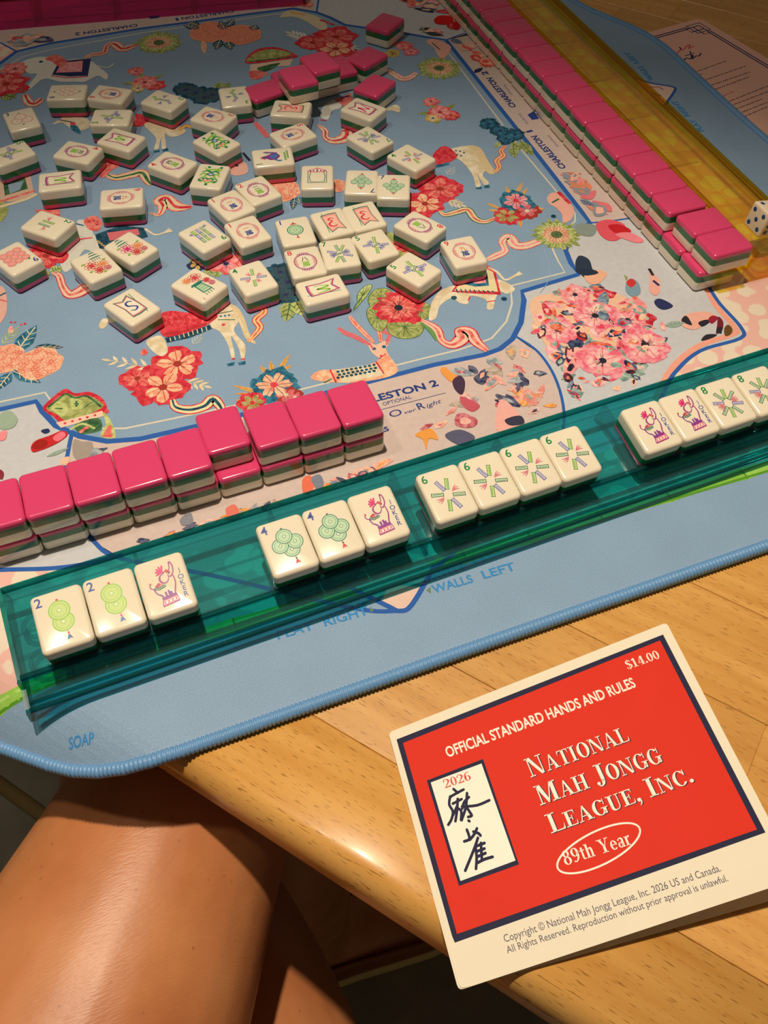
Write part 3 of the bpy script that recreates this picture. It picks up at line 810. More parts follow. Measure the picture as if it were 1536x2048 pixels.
# horse on the right
blob([(898, 300), (935, 292), (962, 300), (972, 318), (978, 335), (965, 350), (978, 366), (968, 370), (955, 350), (962, 372), (952, 374), (945, 350), (925, 325), (905, 312)], CRM, 'horse_print', 4,
     [('p', [(952, 376), (963, 373), (964, 378), (952, 379)], TEAL, 0), ('p', [(968, 372), (979, 370), (979, 376), (968, 377)], TEAL, 0), ('d', [(912, 302), (920, 303), (928, 306), (914, 310), (922, 312)], DTEAL, 1.0)])
blob([(935, 292), (960, 296), (976, 322), (990, 345), (978, 348), (962, 330), (952, 308)], ink('#dcc79c'), 'horse_tail_print')
blob([(868, 306), (890, 292), (915, 312), (898, 325), (872, 330), (866, 320)], RED, 'horse_blanket_print', 3, [('s', [(868, 335), (898, 327)], TEAL, 3.0)])
ribbon([(990, 345), (998, 335), (994, 322), (1006, 312), (1002, 302), (1012, 292)], 4, [RED, ink('#e9cf8e'), CORAL])
# dark blue tulips crossing the border line
for px, py, s in ((978, 248, 1), (1000, 262, 2), (1012, 278, 3), (1030, 270, 4)):
    flower(px, py, 8, 6, DTEAL, TEAL, INDIGO, 50 + s, wide=1.5, dark=INDIGO)
leafp((1020, 285), (1050, 300), 8, OLIVE, DGRN); leafp((1025, 292), (1030, 316), 8, OLIVE, DGRN); leafp((1040, 282), (1066, 312), 9, OLIVE, DGRN); leafp((1000, 285), (990, 296), 5, LIME, DGRN)
# pink blossoms with leaves
for (x, y, s) in ((880, 225, 61), (290, 165, 66)):
    for a in range(5):
        A = Vector(W(x, y)); d = Vector((math.cos(a * 1.25 + .4), math.sin(a * 1.25 + .4)))
        leafp(tuple(A + d * 5), tuple(A + d * 19), 5, OLIVE, DGRN, world=True)
    flower(x, y, 11, 7, CORAL, PINK, BRICK, s); flower(x + 22, y + 6, 8, 6, RED, CORAL, BRICK, s + 1); flower(x - 18, y - 22, 7, 6, CORAL, PINK, BRICK, s + 2); flower(x - 14, y + 12, 6, 5, GOLD, CRM, INDIGO, s + 3)
# pink animal at the border point
blob([(1094, 396), (1104, 386), (1120, 388), (1136, 402), (1148, 420), (1142, 440), (1126, 446), (1124, 430), (1112, 416), (1098, 408)], ink('#efb3a6'), 'deer_print', 3, [('s', [(1116, 384), (1140, 408)], RED, 3.0), ('s', [(1104, 406), (1118, 398)], DGRN, 1.6), ('d', [(1107, 433)], DTEAL, 2.0)])
blob([(852, 84), (866, 78), (890, 86), (902, 96), (890, 116), (876, 112), (868, 96)], ink('#efb3a6'), 'deer_print', 3, [('s', [(864, 86), (880, 100)], DGRN, 1.4)])
# far side of the field
pompom(420, 64, 19, ink('#ef9f7a'), CORAL, 5); pompom(482, 70, 18, ink('#ef9f7a'), CORAL, 6)
for a, b in (((400, 58), (366, 50)), ((398, 52), (376, 44)), ((452, 56), (468, 38)), ((440, 80), (432, 100)), ((456, 84), (462, 100)), ((505, 62), (512, 50)), ((450, 60), (440, 42))):
    leafp(a, b, 10, DTEAL, CRM)
blob([(404, 82), (414, 90), (410, 108), (402, 96)], PEACH, 'bud_print')
spray((615, 78), (584, 68), 4, 12, WHT, w=3); spray((688, 92), (706, 96), 3, 10, ink('#c9cdcc'), w=2.5)
flower(672, 74, 20, 5, RED, CORAL, BRICK, 71, wide=1.3); flower(625, 86, 15, 5, RED, CORAL, BRICK, 72, wide=1.3); flower(672, 98, 18, 5, RED, PEACH, BRICK, 73, wide=1.3)
blob([(492, 118), (508, 102), (532, 95), (562, 97), (588, 108), (590, 116), (500, 128)], RED, 'canopy_print', 4,
     [('p', [(497, 117), (512, 106), (534, 99), (562, 101), (582, 110), (500, 124)], OLIVE, 4), ('s', [(500, 124), (584, 114)], DGRN, 2.0), ('d', [(525, 112), (545, 108), (562, 108)], LIME, 3.0),
      ('p', [(500, 130), (586, 118), (580, 132), (540, 134), (518, 146), (500, 156)], ink('#e9cbb4'), 0), ('p', [(515, 136), (560, 126), (545, 138), (525, 144)], DGRN, 3), ('p', [(500, 142), (536, 146), (520, 158), (502, 158)], CORAL, 3)])
blob([(560, 35), (575, 22), (600, 24), (640, 36), (655, 55), (640, 60), (610, 42), (585, 34)], ink('#ddd2b2'), 'horse_print', 4, [('s', [(580, 25), (610, 30)], ORNG, 2.0), ('s', [(640, 40), (668, 50)], RED, 2.5)])
flower(785, 108, 7, 5, GOLD, OLIVE, RED, 75); flower(806, 92, 8, 5, CORAL, PINK, RED, 76); flower(822, 104, 7, 5, ROSE, PINK, RED, 77)
ribbon([(775, 140), (790, 150), (806, 158), (822, 154), (832, 146)], 6, [CORAL, CRM, PINK])
# white elephant at the far left
blob([(52, 178), (66, 160), (74, 148), (60, 148), (44, 140), (36, 144), (40, 128), (60, 118), (90, 114), (118, 124), (150, 118), (180, 122), (200, 136), (216, 150), (212, 160), (196, 152), (170, 164), (150, 164), (120, 164), (96, 158), (80, 162), (62, 178)], WHT, 'elephant_print', 3,
     [('p', [(104, 150), (118, 124), (150, 120), (182, 118), (176, 152), (140, 154)], INDIGO, 0), ('p', [(112, 146), (124, 126), (166, 122), (164, 144)], PINK, 0), ('s', [(102, 152), (140, 156), (176, 153)], RED, 1.6), ('d', [(82, 124)], INDIGO, 1.8),
      ('p', [(90, 118), (108, 110), (128, 116), (134, 130), (118, 134), (104, 124)], CORAL, 3), ('s', [(196, 132), (215, 136), (228, 128)], WHT, 1.2)])
ribbon([(168, 118), (185, 110), (208, 106), (214, 92), (228, 88), (244, 98), (262, 94), (276, 90)], [2, 5, 5, 4, 7, 8, 6, 2], [CORAL, ink('#e3cdb4'), RED])
flower(12, 168, 20, 6, RED, CORAL, BRICK, 81); flower(30, 138, 11, 6, CORAL, PINK, BRICK, 82); leafp((5, 190), (32, 196), 14, OLIVE, DGRN); leafp((34, 186), (50, 178), 8, MGRN, DGRN)
ribbon([(50, 190), (58, 205), (70, 208), (84, 198)], 7, [CORAL, CRM, RED])
for px, py, s in ((372, 180, 1), (392, 186, 2), (408, 196, 3), (425, 190, 4)): flower(px, py, 11, 6, DTEAL, ink('#3c5560'), INDIGO, 90 + s, wide=1.5, dark=INDIGO)
leafp((430, 178), (446, 165), 8, OLIVE, DGRN); leafp((448, 176), (460, 166), 7, OLIVE, DGRN)
# pieces that show between the tiles
blob([(105, 250), (118, 240), (135, 232), (175, 238), (178, 256), (150, 262), (125, 246)], CRM, 'deer_print', 3, [('s', [(118, 240), (150, 246)], INDIGO, 1.2), ('d', [(146, 248)], RED, 2.5), ('p', [(140, 252), (154, 252), (162, 268), (146, 262)], TEAL, 3)])
blob([(270, 228), (296, 230), (300, 250), (272, 254)], RED, 'horse_blanket_print', 0)
blob([(288, 250), (310, 244), (335, 252), (352, 250), (372, 262), (358, 272), (340, 274), (330, 268), (332, 296), (324, 298), (322, 278), (316, 300), (308, 298), (312, 276)], CRM, 'horse_print', 4,
     [('p', [(306, 302), (318, 299), (320, 304), (308, 306)], TEAL, 0), ('p', [(324, 300), (336, 296), (337, 302), (326, 304)], TEAL, 0)])
ribbon([(358, 262), (372, 252), (382, 256)], 3, [RED, GOLD])
ribbon([(216, 350), (232, 356), (262, 350), (284, 346), (296, 362), (304, 370)], 7, [CORAL, ink('#dfcda2'), DGRN])
blob([(200, 350), (215, 322), (240, 330), (222, 342), (208, 356)], CORAL, 'motif_print'); blob([(345, 320), (366, 316), (372, 330), (352, 340)], ink('#e7b3a6'), 'deer_print')
ribbon([(300, 426), (318, 430), (326, 412), (320, 402), (334, 396), (352, 414), (385, 414)], [1.5, 3, 6, 8, 6, 9, 2], [CORAL, ink('#e6d2b0'), RED])
blob([(0, 400), (16, 414), (14, 430), (0, 444)], OLIVE, 'motif_print', 3)
blob([(0, 350), (60, 345), (70, 395), (20, 405), (0, 400)], ink('#d9b7a4'), 'canopy_print', 0, [('p', [(6, 362), (50, 356), (56, 378), (10, 392)], DGRN, 0), ('p', [(16, 370), (48, 362), (40, 380), (20, 388)], ink('#90a9c6'), 0), ('s', [(0, 404), (70, 382)], CORAL, 2.2), ('s', [(0, 414), (50, 400), (74, 388)], ink('#e2d6b2'), 3.0)])
blob([(70, 420), (120, 420), (120, 440), (90, 445)], CORAL, 'canopy_print', 0)
blob([(120, 520), (132, 490), (150, 456), (158, 440), (180, 446), (188, 470), (210, 480), (200, 510), (170, 500), (150, 530), (130, 545)], ink('#d9d9d0'), 'elephant_print', 4, [('s', [(152, 448), (168, 452)], TEAL, 1.4), ('s', [(155, 480), (185, 476)], RED, 1.4)])
blob([(168, 440), (190, 432), (204, 446), (196, 462), (176, 458)], CORAL, 'motif_print', 4, [('d', [(178, 444), (188, 442), (194, 450)], BRICK, .9)])
blob([(190, 470), (240, 452), (288, 456), (296, 474), (240, 490), (200, 500)], DTEAL, 'elephant_blanket_print', 0, [('p', [(214, 466), (276, 458), (280, 470), (220, 482)], ROSE, 0)] + [('s', [(192 + 5 * i, 482 + 4 * i), (200 + 5 * i, 484 + 4 * i)], GOLD, 1.0) for i in range(5)])
ribbon([(290, 458), (310, 470), (328, 466), (342, 460)], [1.5, 1.2, 1.4, 4], [CRM, CRM])
flower(92, 512, 15, 6, RED, CORAL, BRICK, 101); leafp((70, 540), (96, 560), 12, OLIVE, DGRN); leafp((100, 545), (125, 535), 10, LIME, DGRN)
ribbon([(104, 546), (118, 552), (126, 574), (140, 590), (164, 582), (170, 570), (158, 568)], [2, 4, 4, 6, 8, 5, 3], [RED, ink('#e9cbb4'), CORAL])
blob([(0, 575), (12, 585), (14, 620), (6, 640), (0, 642)], ink('#e6b2a4'), 'deer_print', 3, [('s', [(0, 600), (14, 604)], RED, .8), ('s', [(0, 592), (12, 586)], DTEAL, 1.4)])
flower(452, 528, 12, 6, CORAL, PINK, INDIGO, 105); leafp((400, 528), (378, 520), 8, OLIVE, DGRN); leafp((412, 535), (430, 552), 8, OLIVE, DGRN); flower(395, 530, 7, 5, INDIGO, GOLD, DARK, 106); leafp((436, 542), (430, 556), 7, LIME, DGRN)
for px, py, s in ((560, 545, 1), (575, 565, 2), (548, 575, 3), (572, 590, 4)): flower(px, py, 9, 6, DTEAL, ink('#3c5560'), INDIGO, 110 + s, wide=1.5, dark=INDIGO)
leafp((582, 598), (572, 645), 12, OLIVE, DGRN); leafp((590, 600), (610, 634), 11, LIME, DGRN)
pompom(560, 380, 15, PEACH, CORAL, 8); leafp((590, 395), (585, 420), 6, DTEAL, CRM); leafp((596, 394), (600, 410), 5, TEAL, CRM); pompom(675, 372, 8, PEACH, CORAL, 9)
blob([(455, 340), (470, 325), (490, 325), (496, 345), (470, 352)], ink('#e7b3a6'), 'deer_print', 3, [('d', [(474, 332)], INDIGO, 1.3), ('s', [(486, 306), (500, 322)], DARK, 2.0)])
ribbon([(510, 245), (525, 262), (535, 275)], 4, [CORAL, ROSE]); ribbon([(636, 250), (650, 262), (652, 276), (668, 282), (690, 276), (694, 262), (684, 262)], [2, 4, 4, 7, 9, 6, 3], [CORAL, CRM, RED])
blob([(640, 232), (650, 210), (680, 196), (682, 216), (664, 222), (656, 240)], WHT, 'elephant_print', 3, [('s', [(640, 240), (652, 242)], RED, 1.2)])
blob([(668, 200), (704, 186), (706, 206), (690, 214)], CORAL, 'motif_print', 0, [('s', [(684, 196), (700, 192)], INDIGO, 2.0)])
blob([(764, 222), (790, 210), (800, 216), (798, 226), (786, 222)], CRM, 'elephant_leg_print', 3)
flower(832, 350, 14, 5, RED, CORAL, BRICK, 121); blob([(770, 470), (784, 465), (790, 488), (776, 500)], OLIVE, 'leaf_print'); flower(812, 495, 10, 6, CORAL, RED, GOLD, 122); flower(820, 510, 8, 6, OLIVE, LIME, RED, 123)

# ------------------------------------------------------------------ loose watercolour blossom scattered over the panels
def wash(region_px, n, palette, rmin, rmax, seed, name, petals=.35):
    rr = random.Random(seed); P = WL(region_px)
    x0, x1 = min(p[0] for p in P), max(p[0] for p in P); y0, y1 = min(p[1] for p in P), max(p[1] for p in P)
    done = 0; tries = 0
    while done < n and tries < n * 30:
        tries += 1
        x, y = rr.uniform(x0, x1), rr.uniform(y0, y1); r = rr.uniform(rmin, rmax); a = rr.uniform(0, 6.28)
        if rr.random() < petals:
            el = rr.uniform(.5, .9)
            pts = []
            for i in range(11):
                t = 6.283 * i / 11; k = r * rr.uniform(.72, 1.15)
                X, Y = k * math.cos(t), k * el * math.sin(t); pts.append((x + X * math.cos(a) - Y * math.sin(a), y + X * math.sin(a) + Y * math.cos(a)))
        else:
            pts = petal_pts(x, y, a, r * 2.1, r * rr.uniform(.7, 1.2), .2, rr)
        if not all(inside(p, P) for p in pts): continue
        q = motif(); m = rr.choice(palette); q.poly(pts, m, 3)
        if rr.random() < .6:
            c = (sum(p[0] for p in pts) / len(pts), sum(p[1] for p in pts) / len(pts)); k = rr.uniform(.35, .65)
            q.poly([(c[0] + (p[0] - c[0]) * k + rr.uniform(-.4, .4), c[1] + (p[1] - c[1]) * k + rr.uniform(-.4, .4)) for p in pts], rr.choice(palette), 3)
        fin(q, name); done += 1
WC = [wink('#e0405c', '#f4a0ae'), wink('#f08da0', '#f6c4c4'), wink('#ee8c94', '#f2b8b0'), wink('#b81e30', '#e6606a'), wink('#20284a', '#55648a'), wink('#1d2234', '#7a3a4c'), wink('#6f8f8c', '#a8c0b4'), wink('#86a298', '#bccfc2'), wink('#50688a', '#93a6b8'), wink('#f2b898', '#f6d8c2'), wink('#dc4c38', '#f2a080'), wink('#f2aab4', '#f8d4d0')]
WCL = [wink('#e08880', '#f2c0b4'), wink('#f0a890', '#f2ccbc'), wink('#7f8a9c', '#b4b8be'), wink('#31385a', '#6c6c86'), wink('#e8923c', '#f2bc80'), wink('#b44858', '#dc909a'), wink('#a8988c', '#cdbfb2'), wink('#ecaaa0', '#f2cdc2'), wink('#8896a2', '#bcc2c4')]
CL = [(1058, 592), (1100, 580), (1165, 562), (1215, 566), (1270, 585), (1322, 622), (1345, 655), (1328, 700), (1300, 752), (1250, 790), (1190, 780), (1150, 830), (1128, 770), (1085, 705), (1056, 660)]
q = motif(); q.poly(WL([(1062, 600), (1120, 585), (1190, 575), (1260, 600), (1300, 640), (1300, 690), (1240, 720), (1160, 730), (1100, 700), (1070, 650)]), ink('#efc3a8'), 4); fin(q, 'petal_print')
wash(CL, 70, WC, 4, 9, 7, 'petal_print', .4)
for px, py, r, s in ((1190, 632, 14, 1), (1290, 690, 16, 2), (1205, 722, 15, 3), (1115, 660, 12, 4), (1150, 590, 10, 5), (1255, 640, 10, 6)):
    flower(px, py, r, 6, wink('#ea6a84', '#f4aab4'), wink('#f2a0a8', '#f8ccc6'), DARK, 130 + s, 'poppy_print', 1.6, ink('#e6526a'))
    x, y = W(px, py); q = motif(); rr = random.Random(s)
    q.poly([(x + r * .38 * rr.uniform(.7, 1.2) * math.cos(i * .63), y + r * .38 * rr.uniform(.7, 1.2) * math.sin(i * .63)) for i in range(10)], ink('#23283c'), 3); fin(q, 'poppy_heart_print')
wash(CL, 90, WC, 2, 5.5, 8, 'petal_print', .3)
blob([(1150, 530), (1158, 512), (1178, 520), (1186, 542), (1200, 556), (1180, 562), (1160, 548)], ink('#2c3a50'), 'petal_print', 3, [('p', [(1168, 548), (1190, 540), (1214, 548), (1196, 568), (1176, 566)], ink('#f0b79a'), 4), ('p', [(1150, 538), (1186, 540), (1196, 548), (1166, 552)], ink('#27344a'), 3)])
blob([(1296, 536), (1304, 546), (1318, 560), (1320, 582), (1310, 592), (1298, 580), (1300, 556)], ink('#f0b0a4'), 'petal_print', 3, [('s', [(1298, 538), (1306, 552)], DARK, 2.0), ('s', [(1306, 562), (1318, 572)], INDIGO, 2.0)])
blob([(1252, 566), (1262, 558), (1276, 566), (1281, 586), (1266, 594), (1252, 584)], ink('#7fa0b4'), 'petal_print', 4, [('p', [(1252, 566), (1262, 558), (1272, 566), (1262, 576)], ink('#cf3a3a'), 3)])
blob([(1248, 550), (1256, 556), (1252, 562)], OLIVE, 'leaf_print', 0); blob([(1308, 604), (1320, 598), (1346, 612), (1330, 620), (1316, 616)], INDIGO, 'petal_print', 3)
blob([(1362, 640), (1376, 628), (1412, 624), (1432, 634), (1410, 648), (1390, 660), (1366, 654)], ink('#efb3a2'), 'petal_print', 4, [('p', [(1362, 642), (1372, 632), (1384, 650), (1376, 650)], DARK, 3), ('p', [(1396, 646), (1412, 640), (1420, 644), (1404, 654)], DARK, 3), ('p', [(1416, 640), (1424, 632), (1436, 636), (1424, 648)], ink('#a02038'), 3)])
blob([(1436, 634), (1446, 644), (1444, 662), (1432, 668), (1434, 650)], ink('#7a1f30'), 'petal_print', 3, [('p', [(1434, 655), (1444, 655), (1443, 668), (1432, 666)], DARK, 0)])
blob([(1448, 658), (1456, 650), (1465, 660), (1460, 670), (1450, 672)], ink('#6b4a22'), 'petal_print', 3); blob([(1402, 682), (1412, 670), (1434, 670), (1420, 678)], DARK, 'petal_print', 3)
leafp((1330, 652), (1370, 646), 6, SAGE, STEEL)
blob([(1150, 455), (1160, 448), (1192, 452), (1186, 472), (1160, 470)], ink('#8b9a94'), 'petal_print', 3)
for pts, c in (([(1192, 448), (1220, 440), (1250, 452), (1240, 478), (1218, 482), (1200, 470)], '#e4596a'), ([(1216, 452), (1240, 450), (1262, 462), (1250, 470), (1228, 466)], '#c81f2c'), ([(1230, 470), (1260, 466), (1288, 482), (1270, 486)], '#f08a98')):
    blob(pts, ink(c), 'petal_print', 4)
# the Charleston strips
FP = [(868, 742), (960, 715), (1026, 682), (1070, 708), (1105, 760), (1122, 815), (1000, 850), (880, 880), (830, 895), (800, 905), (790, 885), (880, 830), (905, 800), (895, 770)]
wash(FP, 42, WCL, 3.5, 7.5, 17, 'petal_print', .35)
for pts, c in (([(880, 740), (890, 735), (905, 748), (915, 752), (905, 765), (890, 755)], '#efa050'), ([(905, 762), (920, 752), (930, 765), (925, 790), (910, 780)], '#4a3550'), ([(920, 794), (940, 800), (960, 812), (945, 824), (925, 812)], '#c85a6a'),
               ([(830, 870), (862, 858), (876, 880), (858, 878), (852, 900), (846, 880)], '#eaa04a'), ([(1000, 800), (1030, 820), (1050, 860), (1020, 868), (992, 858)], '#f0b2aa'), ([(890, 870), (920, 860), (950, 875), (930, 892), (905, 885)], '#5a5c78'), ([(1010, 840), (1040, 832), (1048, 848), (1020, 852)], '#3a3a50')):
    blob(pts, ink(c), 'petal_print', 4)
wash([(160, 890), (260, 890), (420, 862), (420, 900), (330, 925), (200, 950), (150, 960)], 12, WCL, 4, 8, 19, 'petal_print')
wash([(260, 1080), (420, 1035), (700, 945), (790, 905), (800, 935), (650, 985), (560, 1010), (430, 1052), (300, 1098)], 26, WCL, 3.5, 8, 21, 'petal_print', .35)
for pts, c in (([(605, 960), (620, 952), (630, 968), (620, 988), (606, 985)], '#e8745a'), ([(622, 958), (640, 950), (648, 970), (636, 982)], '#7f8598'), ([(452, 1018), (470, 1010), (480, 1030), (468, 1042), (456, 1036)], '#e07a6c'), ([(522, 1016), (540, 1003), (538, 1014), (526, 1022)], '#4f5570'), ([(672, 955), (688, 958), (694, 966), (680, 964)], '#4f5570'), ([(360, 1040), (380, 1025), (386, 1045), (366, 1052)], '#8b8a98')):
    blob(pts, ink(c), 'petal_print', 4)
# left-hand panel
blob([(62, 895), (72, 882), (100, 872), (125, 862), (136, 870), (120, 884), (96, 896), (80, 902), (66, 905)], ink('#c8282c'), 'petal_print', 3, [('p', [(64, 894), (80, 880), (96, 884), (90, 896), (72, 900)], ink('#a0201c'), 3), ('p', [(106, 876), (124, 864), (132, 872), (116, 884)], ink('#f0788a'), 3), ('p', [(82, 862), (96, 858), (100, 864), (90, 868)], INDIGO, 3)])
leafp((94, 914), (140, 896), 3, SAGE, STEEL); blob([(0, 830), (20, 822), (36, 838), (26, 856), (0, 858)], SAGE, 'petal_print', 3); blob([(0, 866), (14, 862), (12, 878), (0, 882)], ink('#f0929c'), 'petal_print', 3)
blob([(0, 940), (8, 946), (6, 958), (0, 958)], ink('#8a3040'), 'petal_print', 3); blob([(122, 920), (138, 914), (136, 930), (124, 930)], ink('#f2c2a6'), 'petal_print', 3)
blob([(148, 880), (165, 884), (185, 886), (180, 912), (160, 922), (146, 910)], ink('#a59a92'), 'petal_print', 3)
# right-hand strip and far panels
wash([(905, 82), (945, 80), (1000, 135), (985, 140), (962, 135), (938, 122)], 14, [ink('#f0a08c'), ink('#ee7f70'), ink('#f2bfae'), ink('#e05048')], 5, 9, 23, 'petal_print')
leafp((900, 78), (925, 88), 8, STEEL, INDIGO); leafp((948, 146), (966, 136), 5, INDIGO, DARK)
wash([(1115, 345), (1160, 345), (1245, 435), (1190, 442), (1165, 410)], 24, [ink('#f08a70'), ink('#f29aa4'), ink('#f2bfae'), ink('#e87a86'), ink('#8f98a8'), ink('#d8906a')], 5, 10, 25, 'petal_print', .4)
leafp((1160, 400), (1190, 414), 6, STEEL, INDIGO)
wash([(700, -8), (860, -20), (930, 40), (925, 62), (900, 74), (880, 40), (800, 8), (720, 6)], 34, WC, 5, 11, 27, 'petal_print', .4)
blob([(868, 40), (880, 32), (902, 34), (906, 46), (888, 50), (872, 48)], ink('#d81f24'), 'petal_print', 3); blob([(904, 48), (914, 44), (920, 58), (908, 60)], ink('#c81c24'), 'petal_print', 3)
wash([(815, 60), (850, 52), (900, 62), (892, 76), (850, 72)], 8, WC, 4, 7, 29, 'petal_print', .4); leafp((850, 66), (888, 72), 7, ink('#3f5560'), DARK)
wash([(-20, 82), (40, 64), (150, 68), (110, 84), (40, 98)], 12, WCL, 6, 12, 31, 'petal_print', .4)
wash([(470, 26), (600, 2), (630, 5), (625, 18), (590, 14), (500, 26)], 10, [ink('#e87a6c'), ink('#f0a090'), ink('#efc2b4')], 5, 9, 33, 'petal_print', .4)
# a stray pale hair lying on the cloth
hr = [un(px, py, .5) for px, py in ((1088, 498), (1092, 515), (1098, 535), (1100, 552), (1092, 570), (1080, 585))]
v, f = tube(catmull([tuple(p) for p in hr], 5, False), .22, 5)
ho = link('stray_hair', mesh_mm('stray_hair', v, f, plain('hair_pale', '#a8c8e8', .4), origin=tuple(hr[2]))); ho.location = M3(*hr[2])
tag(ho, 'thin pale stray hair lying on the blue field near its right corner', 'hair')

# ------------------------------------------------------------------ tinted clear tile racks
TOP = [(0, 0), (6.5, 18.6), (7.6, 20), (11, 20), (12.4, 18.8), (54, 12.2), (54.8, 13.4), (56.4, 13.2), (57, 5), (58, 3.8), (62.6, 4.2), (63.0, 5.4), (64.4, 5.4), (64.8, 4.4), (66.6, 4.6), (67, 6.6), (68.8, 6.4), (70, 0)]
def offset_profile(p, t):
    out = []
    for i in range(len(p)):
        a = Vector(p[max(0, i - 1)]); c = Vector(p[min(len(p) - 1, i + 1)]); d = (c - a).normalized()
        nrm = Vector((d.y, -d.x))
        q = Vector(p[i]) + nrm * t
        out.append((min(70 - .6, max(.6, q.x)), max(0, q.y)))
    return out
BOT = offset_profile(TOP, 1.9)
BOT[0] = (2.0, 0); BOT[-1] = (68.0, 0)
def rack(name, label, origin, U, V, length, mat, ends=True, ribs=(), thick=None):
    """origin mm at the inner foot of the u=0 end; U along the rack, V across towards its player"""
    U = Vector(U).normalized(); V = Vector(V).normalized(); O = Vector(origin)
    root = empty(name, M3(origin[0], origin[1], .65)); tag(root, label, 'tile rack', 'clear tile racks round the mat')
    def P(u, v, z): return (O.x + U.x * u + V.x * v, O.y + U.y * u + V.y * v, z + .65)
    org = (O.x, O.y, .65)
    flip = U.x * V.y - U.y * V.x > 0
    def ext(nm, prof, u0, u1):
        k = len(prof)
        v = [P(u0, *p) for p in prof] + [P(u1, *p) for p in prof]
        f = [(i, (i + 1) % k, k + (i + 1) % k, k + i) for i in range(k)] + [tuple(range(k))[::-1], tuple(range(k, 2 * k))]
        if flip: f = [g[::-1] for g in f]
        return link(nm, mesh_mm(nm, v, f, mat, origin=org), root)
    ext('shell', TOP + BOT[::-1], 0, length)
    if ends:
        endp = [(0, 0), (6.5, 18.6), (7.6, 20), (11, 20), (54, 12.2), (56.4, 13.2), (57, 8), (66.6, 6.2), (68.8, 6.4), (70, 0)]
        for u0, u1 in ((-2.2, 0), (length, length + 2.2)): ext('end_plate', endp, u0, u1).data.materials[0] = thick
        # boss and tie bars behind the end plates
        for u in (10, length - 10):
            for vv, zz in ((24, 6), (44, 5)):
                path = [P(u + 6.5 * math.cos(a * .5236), vv + 6.5 * math.sin(a * .5236), zz) for a in range(13)]
                v, f = tube(path, 1.3, 6); link('boss', mesh_mm('boss', v, f, mat, origin=org, smooth=True), root)
    for u in ribs:
        ext('rib', [(3, 0), (8, 16), (12, 16), (52, 9.5), (54, 0)], u, u + 1.8)
    # long reinforcing ribs under the shelf
    for vv in ((20, 42) if thick is TEALD else (30,)):
        zt = 18.8 - (vv - 12.4) * .1587 - 1.9
        ext('rail', [(vv, zt - 3.2), (vv, zt), (vv + 1.6, zt - .2), (vv + 1.6, zt - 3.2)], 0, length)
    # solid rounded bars: back lip, stop lip of the shelf, ridges of the near tray (thicker plastic, deeper tint)
    for nm, vv, zz, rad in (('back_lip', 9.3, 20.4, 1.7), ('stop_lip', 55.1, 14.7, 1.35), ('tray_ridge', 63.7, 5.8, .8), ('front_lip', 67.9, 6.6, 1.25)):
        v, f = tube([P(0, vv, zz), P(length, vv, zz)], rad, 10); link(nm, mesh_mm(nm, v, f, thick, origin=org, smooth=True), root)
    return root, P
TEALD = mat_acrylic('teal_acrylic_thick', '#62c4c4'); YELD = mat_acrylic('yellow_acrylic_thick', '#f6dc74'); MAGD = mat_acrylic('magenta_acrylic_thick', '#d84a9c')
TEALM = mat_acrylic('teal_acrylic', '#90e8ec'); YELM = mat_acrylic('yellow_acrylic', '#fff8ae'); MAGM = mat_acrylic('magenta_acrylic', '#f69ada')
FR, FP_ = rack('tile_rack', 'clear teal tile rack in front, holding face-up tiles', (-90.5, -22.2, 0), (1, .0125), (.0125, -1), 520, TEALM, True, (62, 132, 200, 262, 330, 400), TEALD)
RA = -1.595272; RD = (math.cos(RA), math.sin(RA)); RN = (-math.sin(RA), math.cos(RA)); RO = (366.706, 431.099)
def rw(s, l):                                              # along the right wall (towards the camera), lateral
    return (RO[0] + RD[0] * s + RN[0] * l, RO[1] + RD[1] * s + RN[1] * l)
o_ = rw(378, 31.5)
YR, YP = rack('tile_rack', 'clear yellow tile rack along the right side behind the long pink wall', o_, (-RD[0], -RD[1]), RN, 520, YELM, True, (60, 130, 200, 262, 330, 400), YELD)
# foot plate of the yellow rack's pusher, in front of the wall's near end
v, f = ring_solid([(rrect(9, 2.6, 1), 0.65), (rrect(9, 2.6, 1), 13)])
c = rw(381, 24); pl = link('pusher_foot', mesh_mm('pusher_foot', v, f, YELM), YR)
pl.location = M3(c[0], c[1], 0) - YR.location; pl.rotation_euler = (0, 0, RA + math.pi / 2)
a = un(0, 61, 0); b = un(512, 19, 0); d = (b - a).normalized()
o_ = a - d * 150
MR, MP = rack('tile_rack', 'clear magenta tile rack at the far left corner of the photo', (o_.x, o_.y, 0), (d.x, d.y), (-d.y, d.x), 150 + 272, MAGM, True, (40, 110, 180, 250, 320, 380), MAGD)

# ------------------------------------------------------------------ mahjong tiles
TW, TL, TH = 23.35, 30.0, 14.75
CREAMT = plain('tile_ivory', '#f3e9d2', .16, .5, coat=.5, var=.02, vscale=40)
GREENT = plain('tile_green', '#1b6c36', .22, .5, coat=.4, var=.04)
PINKT = plain('tile_pink', '#e04678', .2, .5, coat=.45, var=.02, vscale=40)
def lv(inset, z): return (rrect(TW / 2 - inset, TL / 2 - inset, max(.6, 2.6 - inset * .8), 4), z)
def arc(z0, r, up):                                        # rounded edge levels
    out = []
    for i in range(5):
        t = math.pi / 2 * i / 4
        if up: out.append(lv(r * (1 - math.cos(t)), z0 - r + r * math.sin(t)))
        else: out.append(lv(r * (1 - math.sin(t)), z0 + r - r * math.cos(t)))
    return out
def tmesh(name, levels, mat):
    v, f = ring_solid(levels); me = mesh_mm(name, v, f, mat)
    me.polygons.foreach_set('use_smooth', [True] * len(me.polygons)); me.set_sharp_from_angle(angle=R(40))
    return me
rb, rt = 1.4, 1.9
